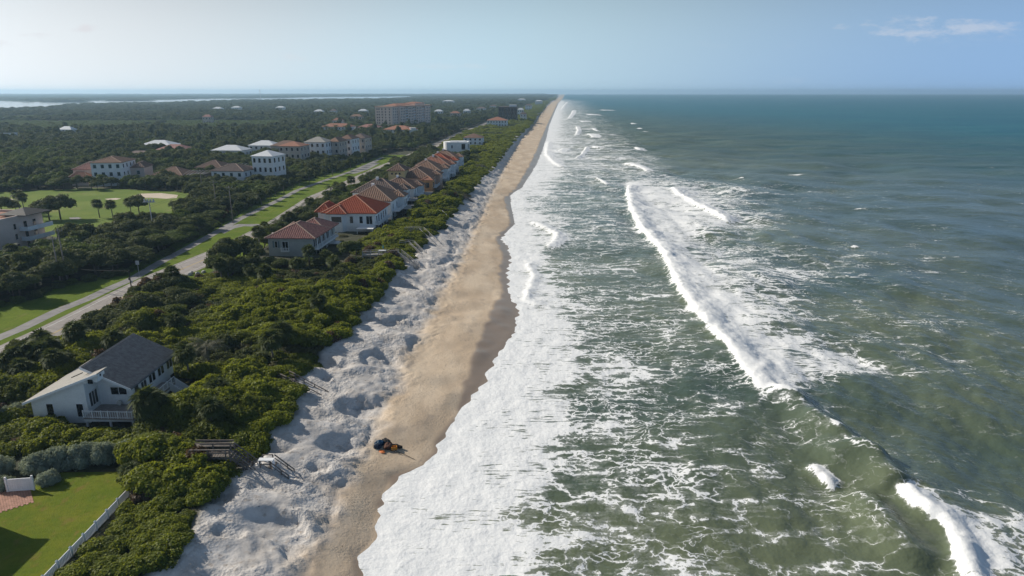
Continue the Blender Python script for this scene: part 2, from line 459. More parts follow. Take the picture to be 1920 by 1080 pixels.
def make_ground():
    ys = rows(34, 12500, 0.33, 0.0055)
    off = np.concatenate([np.linspace(14, -34, 138), -34 - np.cumsum(np.geomspace(0.5, 900, 54))])
    off = off[off > -9000]
    off = np.concatenate([off, [-11500]])
    Y = np.repeat(ys[:, None], len(off), 1)
    stretch = 1 + 0 * Y
    X = XWAT(ys)[:, None] + off[None, :] * stretch
    Z = land_z(X, Y)
    xt, xv, xe = XTOE(Y), XVEG(Y), XWET0(Y) + 1.0 * (vnoise(Y / 3, Y * 0, 41) - .5)
    jag = 2.2 * (fbm(X / 3, Y / 3, 51, 3) - .5)
    dune = sstep(xt + 2.4 + 1.5 * jag, xt - 2.2 + 1.5 * jag, X) if False else 1 - sstep(-2.2, 2.4, X - xt + 1.5 * jag)
    veg = 1 - sstep(-1.2, 1.0, X - xv + 0.8 + jag)
    wet = sstep(-0.5, 0.9, X - xe + 0.25 * jag)
    V = np.stack([X, Y, Z], -1).reshape(-1, 3)
    t = NT('coastal ground')
    p = t.pos()
    a_d, a_v, a_w = t.attr('dune'), t.attr('veg'), t.attr('wet')
    n1 = t.noise(p, 0.35, 6, 0.6); n2 = t.noise(p, 3.0, 5, 0.65); n3 = t.noise(t.pos((1.0, 0.35, 1)), 0.16, 4)
    tan = t.mix(t.rng(n3, 0.35, 0.7), (0.50, 0.385, 0.270), (0.64, 0.520, 0.385))
    tan = t.mix(t.rng(n2, 0.45, 0.85), tan, (0.40, 0.315, 0.235))
    tan = t.mix(t.math('MULTIPLY', t.rng(t.noise(t.pos((0.55, 0.30, 1)), 0.45, 6, 0.7), 0.52, 0.72), 0.55), tan, (0.27, 0.225, 0.19))
    grey = t.mix(t.rng(n1, 0.3, 0.7), (0.455, 0.425, 0.395), (0.60, 0.570, 0.540))
    grey = t.mix(t.rng(t.noise(p, 1.1, 5), 0.55, 0.75), grey, (0.36, 0.31, 0.265))
    sand = t.mix(a_d, tan, grey)
    weed = t.math('MULTIPLY', t.rng(t.voro(p, 1.15, 'F1'), 0.16, 0.09), t.rng(t.noise(p, 0.30, 3), 0.52, 0.62))
    sand = t.mix(t.math('MULTIPLY', weed, 0.7), sand, (0.15, 0.115, 0.085))
    sand = t.mix(a_w, sand, t.mix(n1, (0.215, 0.165, 0.125), (0.285, 0.225, 0.175)))
    litter = t.mix(t.rng(n1, 0.3, 0.7), (0.030, 0.036, 0.016), (0.075, 0.072, 0.04))
    col = t.mix(a_v, sand, litter)
    rough = t.rng(a_w, 0, 1, 0.9, 0.28)
    # trampled sand: prints and ripples
    vo = t.voro(p, 1.25, 'F1'); vo2 = t.voro(p, 2.6, 'F1')
    dry = t.math('SUBTRACT', 1.0, a_w)
    h = t.math('ADD', t.math('MULTIPLY', t.math('ADD', t.math('MULTIPLY', vo, 0.5), t.math('MULTIPLY', vo2, 0.35)), t.math('MULTIPLY_ADD', a_d, 0.85, 0.15)), t.math('MULTIPLY', n2, 0.5))
    t.base(col, rough, t.bump(t.math('MULTIPLY', h, t.math('MULTIPLY', dry, t.rng(t.noise(p, 0.16, 3), 0.36, 0.60, 0.25, 1.0))), 0.85, 0.30), spec=0.25)
    me = np_mesh('ground', V, grid_faces(len(ys), len(off)), t.m, True,
                 {'dune': ('POINT', dune.ravel()), 'veg': ('POINT', veg.ravel()), 'wet': ('POINT', wet.ravel())})
    tag(link('ground', me), 'pale beach and dune sand passing into dark wooded land', kind='structure')


make_ground()

# ------------------------------------------------------------------ sea
# crest lines: pixels on the sea, height, widths of front and back, share of the length at each end that tapers, broken (white) or not
CRESTS = [
    ([(1074, 300), (1092, 288), (1102, 272)], 0.9, 0.9, 2.2, 1, 0.25), ([(1078, 256), (1084, 244), (1080, 234)], 0.9, 0.8, 2.0, 1, 0.25),
    ([(1062, 226), (1072, 214), (1076, 205)], 0.9, 0.8, 2.0, 1, 0.25), ([(1112, 331), (1128, 338), (1140, 347)], 0.8, 0.8, 2.0, 1, 0.25),
    ([(1052, 206), (1058, 197), (1064, 190)], 0.9, 0.6, 1.5, 1, 0.2), ([(1108, 240), (1116, 243), (1122, 247)], 0.8, 0.7, 1.6, 1, 0.25),
    ([(1182, 345), (1178, 362), (1186, 395), (1200, 420), (1225, 450), (1250, 480), (1267, 520), (1288, 555), (1322, 600), (1354, 640), (1395, 685), (1430, 725), (1472, 750)], 1.7, 1.5, 5.0, 1, 0.04),
    ([(1440, 722), (1490, 747), (1522, 780), (1560, 812), (1600, 850), (1635, 885)], 2.3, 3.2, 2.8, 0, 0.16),
    ([(1600, 835), (1640, 872), (1672, 900), (1700, 922)], 1.9, 3.0, 2.6, 0, 0.16),
    ([(1697, 915), (1712, 945), (1745, 965), (1770, 972), (1792, 1005), (1812, 1060), (1835, 1110)], 1.4, 1.2, 2.2, 1, 0.05),
    ([(1522, 858), (1535, 882), (1560, 900), (1588, 906)], 0.75, 1.0, 1.6, 1, 0.32),
    ([(1588, 905), (1640, 960), (1690, 1010), (1740, 1070)], 1.5, 3.0, 3.0, 0, 0.2),
    ([(1256, 350), (1275, 365), (1305, 382), (1340, 398), (1372, 414)], 1.5, 1.4, 5.0, 1, 0.1),
    ([(985, 480), (1000, 515), (985, 560), (1030, 572), (1045, 580)], 0.55, 0.8, 1.8, 1, 0.2),
    ([(992, 412), (1020, 425), (1046, 440), (1040, 452), (1020, 464)], 0.9, 1.0, 3, 1, 0.15),
    ([(1020, 262), (1026, 290), (1040, 305), (1064, 318)], 0.9, 1.2, 4, 1, 0.15),
    ([(1024, 280), (1048, 284), (1060, 276)], 0.9, 1.2, 4, 1, 0.2),
    ([(1166, 303), (1190, 310), (1218, 322)], 1.2, 1.4, 4, 1, 0.2),
    ([(1098, 250), (1108, 253), (1114, 258)], 1.2, 1.5, 5, 1, 0.2),
    ([(1190, 275), (1196, 278), (1201, 281)], 1.2, 1.5, 4, 1, 0.2),
    ([(1112, 274), (1118, 276), (1126, 277)], 1.2, 1.5, 4, 1, 0.2),
    ([(1090, 227), (1096, 229)], 1.2, 2, 5, 1, 0.2), ([(1100, 214), (1112, 216)], 1.2, 2, 6, 1, 0.2), ([(1125, 206), (1138, 207)], 1.2, 2, 6, 1, 0.2),
    ([(1602, 386), (1612, 388), (1622, 391)], 0.6, 0.5, 1.0, 1, 0.3), ([(1386, 332), (1390, 338)], 0.6, 0.5, 1.0, 1, 0.3),
    ([(1598, 458), (1608, 462)], 0.6, 0.5, 1.0, 1, 0.3), ([(1184, 231), (1187, 233)], 0.8, 1, 2, 1, 0.3), ([(1195, 240), (1199, 242)], 0.8, 1, 2, 1, 0.3), ([(1206, 246), (1210, 247)], 0.7, 1, 2, 1, 0.3),
    ([(1485, 325), (1500, 328)], 0.6, 0.5, 1.0, 1, 0.3), ([(1325, 286), (1329, 288)], 0.6, 0.5, 1.0, 1, 0.3), ([(1345, 296), (1349, 298)], 0.6, 0.5, 1.0, 1, 0.3),
]
# foam cover: row y: (x, cover) where the photograph's surf zones begin and end
FOAM = [
    (1120, [(655, 1.02), (1000, 0.80), (1030, 0.58), (1240, 0.48), (1840, 0.12), (1850, 1.00), (1896, 0.66), (2040, 0.42)]),
    (1080, [(672, 1.02), (1000, 0.80), (1025, 0.58), (1220, 0.50), (1822, 0.12), (1826, 1.00), (1872, 0.66), (2016, 0.42)]),
    (1000, [(700, 1.02), (1005, 0.80), (1030, 0.56), (1300, 0.50), (1784, 0.10), (1790, 1.00), (1836, 0.66), (1980, 0.42)]),
    (955, [(712, 1.02), (1015, 0.80), (1045, 0.56), (1300, 0.53), (1720, 0.10), (1728, 1.00), (1774, 0.66), (1918, 0.42)]),
    (915, [(725, 1.02), (1010, 0.80), (1040, 0.58), (1300, 0.54), (1660, 0.16), (1700, 0.58), (1720, 0.41), (1820, 0.06)]),
    (860, [(795, 1.02), (1000, 0.80), (1050, 0.58), (1290, 0.52), (1480, 0.20), (1560, 0.22), (1620, 0.26), (1700, 0.05)]),
    (800, [(845, 1.02), (1040, 0.80), (1075, 0.56), (1240, 0.48), (1420, 0.26), (1520, 0.22), (1560, 0.30), (1640, 0.05)]),
    (755, [(873, 1.02), (1055, 0.80), (1078, 0.54), (1200, 0.48), (1410, 0.28), (1462, 0.58), (1500, 0.34), (1560, 0.06)]),
    (720, [(898, 1.02), (1058, 0.80), (1090, 0.54), (1210, 0.48), (1395, 0.30), (1425, 1.00), (1500, 0.72), (1570, 0.10)]),
    (690, [(916, 1.02), (1062, 0.80), (1095, 0.53), (1220, 0.46), (1375, 0.31), (1395, 1.00), (1610, 0.72), (1700, 0.31)]),
    (655, [(940, 1.02), (1080, 0.80), (1112, 0.56), (1230, 0.47), (1350, 0.33), (1366, 1.00), (1560, 0.73), (1660, 0.18)]),
    (620, [(968, 1.02), (1065, 0.80), (1100, 0.50), (1200, 0.45), (1318, 0.34), (1336, 1.00), (1450, 0.67), (1560, 0.32)]),
    (590, [(968, 1.02), (1040, 0.80), (1090, 0.52), (1180, 0.45), (1295, 0.35), (1312, 1.00), (1440, 0.65), (1600, 0.31)]),
    (560, [(955, 1.02), (1040, 0.80), (1080, 0.49), (1160, 0.46), (1272, 0.36), (1290, 1.00), (1450, 0.63), (1580, 0.16)]),
    (520, [(950, 1.02), (1010, 0.80), (1060, 0.49), (1150, 0.44), (1248, 0.34), (1264, 1.00), (1440, 0.62), (1600, 0.28)]),
    (485, [(957, 1.02), (1005, 0.80), (1030, 0.45), (1130, 0.45), (1236, 0.35), (1251, 1.00), (1400, 0.60), (1540, 0.30)]),
    (450, [(938, 0.95), (1030, 0.74), (1060, 0.47), (1130, 0.47), (1206, 0.39), (1224, 1.00), (1310, 0.59), (1440, 0.18)]),
    (420, [(966, 0.95), (1030, 0.74), (1070, 0.48), (1120, 0.45), (1190, 0.43), (1201, 1.00), (1400, 0.59), (1500, 0.14)]),
    (390, [(958, 0.95), (1010, 0.74), (1040, 0.49), (1110, 0.45), (1176, 0.43), (1186, 1.00), (1390, 0.59), (1470, 0.16)]),
    (355, [(975, 0.95), (1020, 0.74), (1060, 0.50), (1110, 0.48), (1168, 0.47), (1179, 1.00), (1320, 0.59), (1470, 0.26)]),
    (330, [(993, 0.98), (1030, 0.86), (1060, 0.61), (1110, 0.58), (1165, 0.53), (1180, 0.61), (1230, 0.50), (1300, 0.08)]),
    (300, [(1010, 0.98), (1040, 0.86), (1060, 0.67), (1110, 0.61), (1150, 0.57), (1175, 0.58), (1220, 0.50), (1270, 0.10)]),
    (270, [(1022, 0.98), (1040, 0.86), (1058, 0.67), (1085, 0.61), (1110, 0.56), (1140, 0.55), (1180, 0.36), (1220, 0.06)]),
    (240, [(1029, 0.98), (1045, 0.86), (1058, 0.68), (1075, 0.61), (1095, 0.53), (1110, 0.50), (1150, 0.28), (1190, 0.05)]),
    (210, [(1040, 0.98), (1050, 0.86), (1058, 0.70), (1070, 0.61), (1085, 0.53), (1098, 0.46), (1120, 0.26), (1150, 0.05)]),
    (190, [(1050, 0.98), (1056, 0.86), (1060, 0.70), (1068, 0.61), (1076, 0.52), (1084, 0.43), (1100, 0.30), (1120, 0.04)]),
]


def make_sea():
    ys = rows(34, 12500, 0.34, 0.0052)
    off = np.concatenate([np.linspace(0, 100, 265), 100 + np.cumsum(np.geomspace(0.55, 600, 84))])
    off = off[off < 11000]; off = np.concatenate([off, [12500]])
    nr, nc = len(ys), len(off)
    Y = np.repeat(ys[:, None], nc, 1)
    X = XWAT(ys)[:, None] + off[None, :]
    O = np.repeat(off[None, :], nr, 0)
    # foam cover, interpolated in the plan of the coast
    fr = sorted(([un(960, py)[1]] + [un(x, py)[0] for x, _ in pts] + [d for _, d in pts] for py, pts in FOAM), key=lambda r: r[0])
    fy = np.array([r[0] for r in fr]); fx = np.array([r[1:9] for r in fr]); fd = np.array([r[9:17] for r in fr])
    cx = np.stack([np.interp(ys, fy, fx[:, k]) for k in range(8)], 1); cd = np.stack([np.interp(ys, fy, fd[:, k]) for k in range(8)], 1)
    jx = 3.2 * (fbm(X / 11, Y / 7, 71, 4) - .5) + 1.0 * (fbm(X / 2.2, Y / 2.2, 72, 2) - .5)
    D = np.empty_like(X)
    for r in range(nr):
        far = max(0, (ys[r] - 700) / 700)
        xs = np.concatenate([[cx[r, 0] - 50], cx[r], [cx[r, -1] + 60 + 20 * far]]); ds = np.concatenate([[cd[r, 0]], cd[r], [0.03]])
        D[r] = np.interp(X[r] + jx[r], xs, ds)
    patch = fbm(X / 26, Y / 9, 75, 3)
    D = D + np.where(D < 0.85, (patch - 0.5) * 0.42, 0) * np.clip(D * 2.2, 0, 1)
    # waves
    H = np.zeros_like(X)
    r2 = np.random.default_rng(5)
    amp_cut = 1 - sstep(300, 2500, Y) * 0.8
    for i in range(26):
        L = 2.2 * 1.16 ** i * (0.9 + .2 * r2.random())
        a = math.pi + r2.normal(0, 0.55)
        k = 2 * math.pi / L; A = 0.0085 * L ** 0.92
        ph = k * (X * math.cos(a) + Y * math.sin(a)) + r2.random() * 6.3 + 1.2 * vnoise(X / 30, Y / 30, 200 + i)
        s = np.sin(ph)
        fade = 1 - sstep(0.25, 0.5, (0.0052 * Y) / L * 1.3)
        H += A * (s + 0.25 * np.cos(2 * ph)) * fade
    H *= (0.45 + 0.75 * fbm(X / 40, Y / 40, 77, 2)) * sstep(6, 60, O) * 0.9 * amp_cut
    H += 0.10 * (fbm(X / 3, Y / 1.6, 79, 3) - .5) * sstep(2, 12, O)
    W = np.zeros_like(X)
    for pts, A, wf, wb, broken, tp in CRESTS:
        w = np.array([un(px, py, 0.6) for px, py in pts])
        seg = np.linalg.norm(np.diff(w, axis=0), axis=1); cum = np.concatenate([[0], np.cumsum(seg)]); Lt = cum[-1]
        m = 14 + 2 * wb
        sel = np.where((ys > w[:, 1].min() - m) & (ys < w[:, 1].max() + m))[0]
        if not len(sel): continue
        r0, r1 = sel[0], sel[-1] + 1
        xs, yy = X[r0:r1], Y[r0:r1]
        wob = 0.9 * (fbm(xs / 5, yy / 3.5, 81, 3) - .5) * (1.0 if broken else 1.6)
        best = np.full(xs.shape, 1e9); sd = np.zeros(xs.shape); tt = np.zeros(xs.shape)
        for i in range(len(w) - 1):
            a, b = w[i], w[i + 1]; d = b - a; l2 = (d ** 2).sum()
            u = np.clip(((xs - a[0]) * d[0] + (yy - a[1]) * d[1]) / l2, 0, 1)
            ex = xs - a[0] - u * d[0]; ey = yy - a[1] - u * d[1]
            dist = np.hypot(ex, ey)
            nx = ex * (1 if True else 0)
            side = np.sign(ex * abs(d[1]) + ey * (-d[0] * np.sign(d[1] if d[1] else 1)))
            up = dist < best
            best = np.where(up, dist, best); sd = np.where(up, dist * np.where(side == 0, 1, side), sd); tt = np.where(up, (cum[i] + u * seg[i]) / Lt, tt)
        s = sd + wob
        taper = sstep(0, tp, tt) * sstep(0, tp, 1 - tt)
        big = 1 + np.clip((yy - 400) / 500, 0, 3)
        prof = np.where(s < 0, np.exp(-(s / (wf * big)) ** 2), np.exp(-(s / (wb * big)) ** 2))
        hh = A * prof * taper * (0.8 + 0.4 * vnoise(xs / 4, yy / 4, 83))
        H[r0:r1] = np.maximum(H[r0:r1] * (1 - 0.6 * prof * taper), 0) * 0 + H[r0:r1] * (1 - 0.5 * prof * taper) + hh
        if broken:
            core = np.where(s < 0, 1 - sstep(0.5, 1.5, -s / (wf * big)), 1 - sstep(0.7, 1.8, s / (wb * big))) * taper ** 0.5
            D[r0:r1] = np.maximum(D[r0:r1], core * (0.86 + 0.44 * fbm(xs / 1.3, yy / 1.1, 86, 2)))
            W[r0:r1] = np.maximum(W[r0:r1], core)
        else:
            lip = np.exp(-((s + 0.2) / 0.45) ** 2) * taper * sstep(0.35, 0.7, fbm(xs / 6, yy / 6, 85, 2))
            trail = np.where(s < 0, np.exp(s / 2.5), 0) * taper * 0.34
            D[r0:r1] = np.maximum(D[r0:r1], np.maximum(lip * 0.75, trail))
    H += W * (0.50 * (fbm(X / 1.5, Y / 1.5, 87, 3) - 0.45) + 0.12 * (vnoise(X / 0.6, Y / 0.6, 88) - .5)) * (1 - sstep(300, 700, Y) * .5)
    Dc = sstep(0.5, 1, D)
    H += Dc * 0.05 * (fbm(X / 1.4, Y / 0.8, 89, 2) - .5) * sstep(3, 10, O)
    H *= sstep(0.0, 5.0, O)
    Z = 0.035 + H
    # dim bands of stirred sand / deep water
    sandy = np.clip(fbm(X / 45 + 3, Y / 22, 91, 4) * 1.0 + 0.35 * np.exp(-O / 70) - 0.25, 0, 1)
    deep = np.clip(sstep(120, 900, np.abs(X - XWAT0(Y)) + 0.25 * np.maximum(Y - 250, 0) + 160 * (fbm(X / 300, Y / 300, 93, 3) - .5)), 0, 1)

    t = NT('sea water and foam')
    p = t.pos(); D_ = t.attr('foam')
    wv = t.node('ShaderNodeVectorMath', operation='MULTIPLY_ADD')
    t.l.new(t.noise(p, 0.14, 4, 0.62, True), wv.inputs[0]); wv.inputs[1].default_value = (13.0, 8.0, 0); t.l.new(t.pos((0.62, 1.0, 0)), wv.inputs[2])
    wv2 = t.node('ShaderNodeVectorMath', operation='MULTIPLY_ADD')
    t.l.new(t.noise(p, 1.1, 4, 0.65, True), wv2.inputs[0]); wv2.inputs[1].default_value = (1.5, 1.1, 0); t.l.new(wv.outputs[0], wv2.inputs[2])
    sel = t.rng(t.noise(p, 0.075, 3, 0.55), 0.42, 0.60)
    ea = t.rng(t.voro(wv2.outputs[0], 0.24), 0.0, 0.42, smooth=False)
    eb = t.rng(t.voro(wv2.outputs[0], 0.52), 0.0, 0.42, smooth=False)
    e1 = t.math('ADD', t.math('MULTIPLY', ea, sel), t.math('MULTIPLY', eb, t.math('SUBTRACT', 1.0, sel)))
    e2 = t.rng(t.voro(wv2.outputs[0], 1.15), 0.0, 0.42, smooth=False)
    st = t.noise(t.pos((0.16, 1.15, 1)), 0.9, 6, 0.58)
    fine = t.noise(p, 3.2, 5, 0.65)
    mid = t.noise(t.pos((0.6, 1.0, 1)), 0.13, 5, 0.6)
    T = t.math('ADD', t.math('MULTIPLY', t.math('POWER', e1, 0.42), 0.60),
               t.math('ADD', t.math('MULTIPLY', t.math('POWER', e2, 0.7), 0.17), t.math('ADD', t.math('MULTIPLY_ADD', st, 0.62, -0.24), t.math('ADD', t.math('MULTIPLY_ADD', fine, 0.20, -0.10), t.math('MULTIPLY_ADD', mid, 0.80, -0.40)))))
    st2 = t.noise(t.pos((0.20, 1.25, 1)), 2.0, 6, 0.62)
    Ts = t.math('ADD', t.math('MULTIPLY_ADD', st2, 1.15, -0.08), t.math('ADD', t.math('MULTIPLY_ADD', mid, 0.70, -0.33), t.math('MULTIPLY_ADD', e1, 0.10, -0.06)))
    sw = t.rng(D_, 0.62, 0.88)
    T = t.math('ADD', t.math('MULTIPLY', T, t.math('SUBTRACT', 1.0, sw)), t.math('MULTIPLY', Ts, sw))
    eff = t.math('MULTIPLY_ADD', D_, 0.66, 0.075)
    foam = t.rng(t.math('SUBTRACT', eff, T), -0.02, 0.07)
    film = t.math('MULTIPLY', t.rng(t.math('SUBTRACT', eff, T), -0.22, 0.04), 0.20)
    fm = t.math('MAXIMUM', foam, film)
    gr = t.mix(t.attr('sandy'), (0.044, 0.074, 0.058), (0.140, 0.160, 0.092))
    dp = t.mix(t.rng(t.noise(t.pos((0.004, 0.012, 1)), 1.0, 4), 0.35, 0.65), (0.004, 0.098, 0.140), (0.014, 0.126, 0.156))
    wat = t.mix(t.attr('deep'), gr, dp)
    col = t.mix(fm, wat, t.mix(st, (0.70, 0.72, 0.73), (0.86, 0.86, 0.85)))
    far = t.attr('far')
    b1 = t.bump(t.noise(t.pos((0.8, 1.0, 1)), 1.5, 5, 0.6), 0.5, 0.22)
    b2 = t.bump(t.noise(t.pos((1.0, 0.7, 1)), 0.30, 3, 0.5), 0.45, 0.9, b1)
    b3 = t.bump(t.math('MULTIPLY', t.math('ADD', fine, t.math('MULTIPLY', st, 1.2)), fm), 0.28, 0.14, b2)
    rough = t.math('MAXIMUM', t.rng(fm, 0, 0.6, 0.0, 0.85), t.rng(far, 0, 1, 0.16, 0.42))
    t.base(col, rough, b3)
    t.b.inputs['IOR'].default_value = 1.33
    t.put(t.b.inputs['Specular IOR Level'], t.math('MULTIPLY', t.rng(fm, 0, 0.6, 0.5, 0.12), t.rng(far, 0, 1, 1.0, 0.45)))
    V = np.stack([X, Y, Z], -1).reshape(-1, 3)
    me = np_mesh('sea', V, grid_faces(nr, nc)[:, ::1], t.m, True,
                 {'foam': ('POINT', np.clip(D, 0, 1.3).ravel()), 'sandy': ('POINT', sandy.ravel()), 'deep': ('POINT', deep.ravel()),
                  'far': ('POINT', sstep(60, 900, np.hypot(X, Y)).ravel())})
    tag(link('sea', me), 'green surf breaking in white foam lines along the beach', kind='structure')


make_sea()

# ------------------------------------------------------------------ sea haze
hz = bpy.data.materials.new('sea haze'); hz.use_nodes = True
hz.node_tree.nodes.remove(hz.node_tree.nodes['Principled BSDF'])
pv = hz.node_tree.nodes.new('ShaderNodeVolumePrincipled')
pv.inputs['Color'].default_value = (0.52, 0.78, 1.0, 1); pv.inputs['Density'].default_value = HAZE
pv.inputs['Anisotropy'].default_value = 0.35
hz.node_tree.links.new(pv.outputs[0], hz.node_tree.nodes['Material Output'].inputs['Volume'])
hb = MB().box(-13500, 13500, -600, 13500, -500, 75).build('haze', hz)
tag(hb, kind='stuff')
#@@PART2
# ------------------------------------------------------------------ flat land: road, path, lawns, golf course
M = {}
def grass_mat(name, c0, c1, c2, sc=0.12):
    t = NT(name); p = t.pos()
    n = t.noise(p, sc, 5, 0.6); n2 = t.noise(p, 1.7, 5, 0.7); n3 = t.noise(p, 9.0, 2)
    c = t.mix(t.rng(n, 0.35, 0.68), c0, c1)
    c = t.mix(t.rng(t.noise(t.pos((1, 0.6, 1)), sc * 3.1, 4), 0.55, 0.75), c, c2)
    c = t.mix(t.math('MULTIPLY', t.rng(n2, 0.4, 0.8), 0.45), c, tuple(k * 0.5 for k in c0))
    return t.base(c, 0.95, t.bump(t.math('ADD', n2, n3), 0.6, 0.12), spec=0.05)
M['verge'] = grass_mat('mown verge grass', (0.105, 0.158, 0.020), (0.150, 0.200, 0.026), (0.18, 0.185, 0.05))
M['golf'] = grass_mat('golf grass', (0.135, 0.195, 0.040), (0.185, 0.235, 0.055), (0.225, 0.225, 0.085), 0.05)
M['lawn'] = grass_mat('house lawn', (0.115, 0.158, 0.018), (0.165, 0.182, 0.022), (0.185, 0.155, 0.038), 0.25)
def pave(name, c0, c1, crack=0.5):
    t = NT(name); p = t.pos()
    n = t.noise(p, 0.35, 6, 0.6); f = t.noise(p, 9, 3)
    c = t.mix(t.rng(n, 0.3, 0.7), c0, c1)
    c = t.mix(t.math('MULTIPLY', t.rng(t.voro(p, 0.22), 0.02, 0.0), crack), c, tuple(k * 0.5 for k in c0))
    c = t.mix(t.math('MULTIPLY', t.rng(t.noise(t.pos((1.2, 0.06, 1)), 1.0, 3), 0.5, 0.8), 0.35), c, tuple(k * 0.7 for k in c0))
    return t.base(c, 0.85, t.bump(f, 0.3, 0.02), spec=0.2)
M['road'] = pave('weathered asphalt', (0.27, 0.245, 0.225), (0.36, 0.325, 0.30))
M['path'] = pave('path asphalt', (0.22, 0.21, 0.205), (0.30, 0.285, 0.275), 0.7)
M['bunker'] = mat_plain('bunker sand', (0.55, 0.46, 0.36), 0.9, 0.1, 0.3)
M['paint_w'] = mat_plain('road paint white', (0.62, 0.62, 0.60), 0.7, 0.2, 2.0)
M['paint_y'] = mat_plain('road paint yellow', (0.55, 0.38, 0.08), 0.7, 0.2, 2.0)

def strip(name, xl, xr, y0, y1, z, mat, label=None, dy=4.0):
    ys = np.arange(y0, y1, dy)
    a = xl(ys); b = xr(ys)
    V = np.stack([np.stack([a, ys, np.full_like(ys, z)], 1), np.stack([b, ys, np.full_like(ys, z)], 1)], 1).reshape(-1, 3)
    return tag(link(name, np_mesh(name, V, grid_faces(len(ys), 2), mat)), label, kind='structure')

def sheet(name, px, z, mat, label=None, wob=0.0):
    pts = [un(x, y, z) for x, y in px]
    out = []
    for i in range(len(pts)):
        a, b = pts[i], pts[(i + 1) % len(pts)]
        k = max(1, int(math.dist(a, b) / 6)) if wob else 1
        for j in range(k):
            f = j / k; x = a[0] + (b[0] - a[0]) * f; y = a[1] + (b[1] - a[1]) * f
            out.append((x + wob * (float(vnoise(x / 9, y / 9, 301)) - .5) * 2, y + wob * (float(vnoise(x / 9, y / 9, 302)) - .5) * 2, z))
    me = bpy.data.meshes.new(name); me.from_pydata(out, [], [tuple(range(len(out)))])
    bm = bmesh.new(); bm.from_mesh(me); bmesh.ops.triangulate(bm, faces=bm.faces); bmesh.ops.recalc_face_normals(bm, faces=bm.faces)
    for f in bm.faces:
        if f.normal.z < 0: f.normal_flip()
    bm.to_mesh(me); bm.free(); me.materials.append(mat)
    tag(link(name, me), label, kind='structure')
    return [(p[0], p[1]) for p in out]

TREEX = curve(PX_LINE, 4)
strip('verge', lambda Y: TREEX(Y) - 3, lambda Y: ROADL(Y) + 14.5, 75, 520, ZL + 0.006, M['verge'], 'bright mown grass verges on both sides of the coast road', 3.0)
strip('path', lambda Y: PATHC(Y) - 1.5, lambda Y: PATHC(Y) + 1.5, 75, 500, ZL + 0.014, M['path'], 'grey cycle path running beside the coast road', 3.0)
strip('road', lambda Y: ROADL(Y), lambda Y: ROADL(Y) + ROADW, 75, 2600, ZL + 0.03, M['road'], 'pale sun bleached two lane coast road', 4.0)
for nm, o_, w_, m_ in (('road_edge_line', 1.25, 0.14, 'paint_w'), ('road_edge_line', ROADW - 1.4, 0.14, 'paint_w'), ('road_centre_line', 4.9, 0.12, 'paint_y'), ('road_centre_line', 5.18, 0.12, 'paint_y')):
    strip(nm, lambda Y, o=o_: ROADL(Y) + o, lambda Y, o=o_, w=w_: ROADL(Y) + o + w, 75, 900, ZL + 0.036, M[m_], None, 4.0)
sheet('driveway', [(412, 434), (434, 423), (446, 420), (500, 420), (498, 426), (458, 424), (440, 428), (420, 438)], ZL + 0.022, M['path'], 'short paved link between the cycle path and the road')
sheet('driveway', [(652, 327), (668, 325), (690, 318), (712, 306), (700, 304), (676, 316)], ZL + 0.022, M['path'], 'pale side road leading inland behind the verge')
GOLF = sheet('fairway', [(-60, 366), (0, 360), (100, 356), (150, 353), (235, 355), (345, 360), (385, 372), (350, 395), (300, 425), (150, 455), (60, 430), (-60, 424)], ZL + 0.01, M['golf'], 'open golf fairway of yellowish green grass', 2.0)
sheet('bunker', [(249, 367), (262, 363), (300, 362), (330, 366), (334, 371), (312, 373), (280, 371), (262, 371)], ZL + 0.03, M['bunker'], 'long pale sand bunker on the golf fairway', 1.0)
sheet('bunker', [(195, 373), (215, 371), (226, 372), (218, 375), (200, 375)], ZL + 0.03, M['bunker'], 'small pale sand bunker short of the long one', 0.6)
sheet('bunker', [(2, 377), (20, 372), (28, 374), (22, 378), (6, 380)], ZL + 0.03, M['bunker'], 'pale sand bunker beside the two tall cabbage palms', 0.6)
sheet('golf_path', [(128, 408), (146, 407), (152, 409), (146, 411), (130, 411)], ZL + 0.03, M['path'], 'worn sandy cart path at the edge of the fairway', 0.5)
LAWN = sheet('lawn', [(-120, 985), (0, 950), (60, 900), (90, 886), (250, 884), (240, 912), (80, 1085), (-60, 1130)], ZL + 0.05, M['lawn'], 'small yellowish lawn inside the white fence', 0)
M['brick'] = mat_plain('brick paving', (0.40, 0.22, 0.16), 0.85, 0.25, 1.2)
# brick path by the gate, laid brick by brick
bp = empty('brick_path', (*un(18, 938, ZL), ZL + 0.06), R(-50), 'pinkish brick path leading in from the white gate panel', 'path')
bp['kind'] = 'structure'; del bp['category']
bm_ = MB().box(-.24, .24, -.115, .115, 0, 0.03).mesh('brick', M['brick'])
for i in range(10):
    for j in range(20):
        link('brick', bm_, bp, ((i - 5) * .5 + (.25 if j % 2 else 0), (j - 11) * .25, rng.random() * .008))

# lagoon and far shore
t = NT('lagoon water'); t.base((0.10, 0.13, 0.15), 0.10); t.b.inputs['IOR'].default_value = 1.33
M['lagoon'] = t.m
LAG = sheet('lagoon', [(-400, 210), (0, 207), (100, 205), (110, 201), (160, 197), (280, 195), (425, 191.5), (600, 188.3), (725, 186.8), (790, 181.6), (760, 180.3), (690, 181), (600, 181.5),
                       (480, 184.5), (375, 185), (300, 187), (212, 187), (155, 189.6), (95, 191.6), (0, 188.5), (-400, 187)], 4.4, M['lagoon'], 'pale lagoon water beyond the wooded flats')

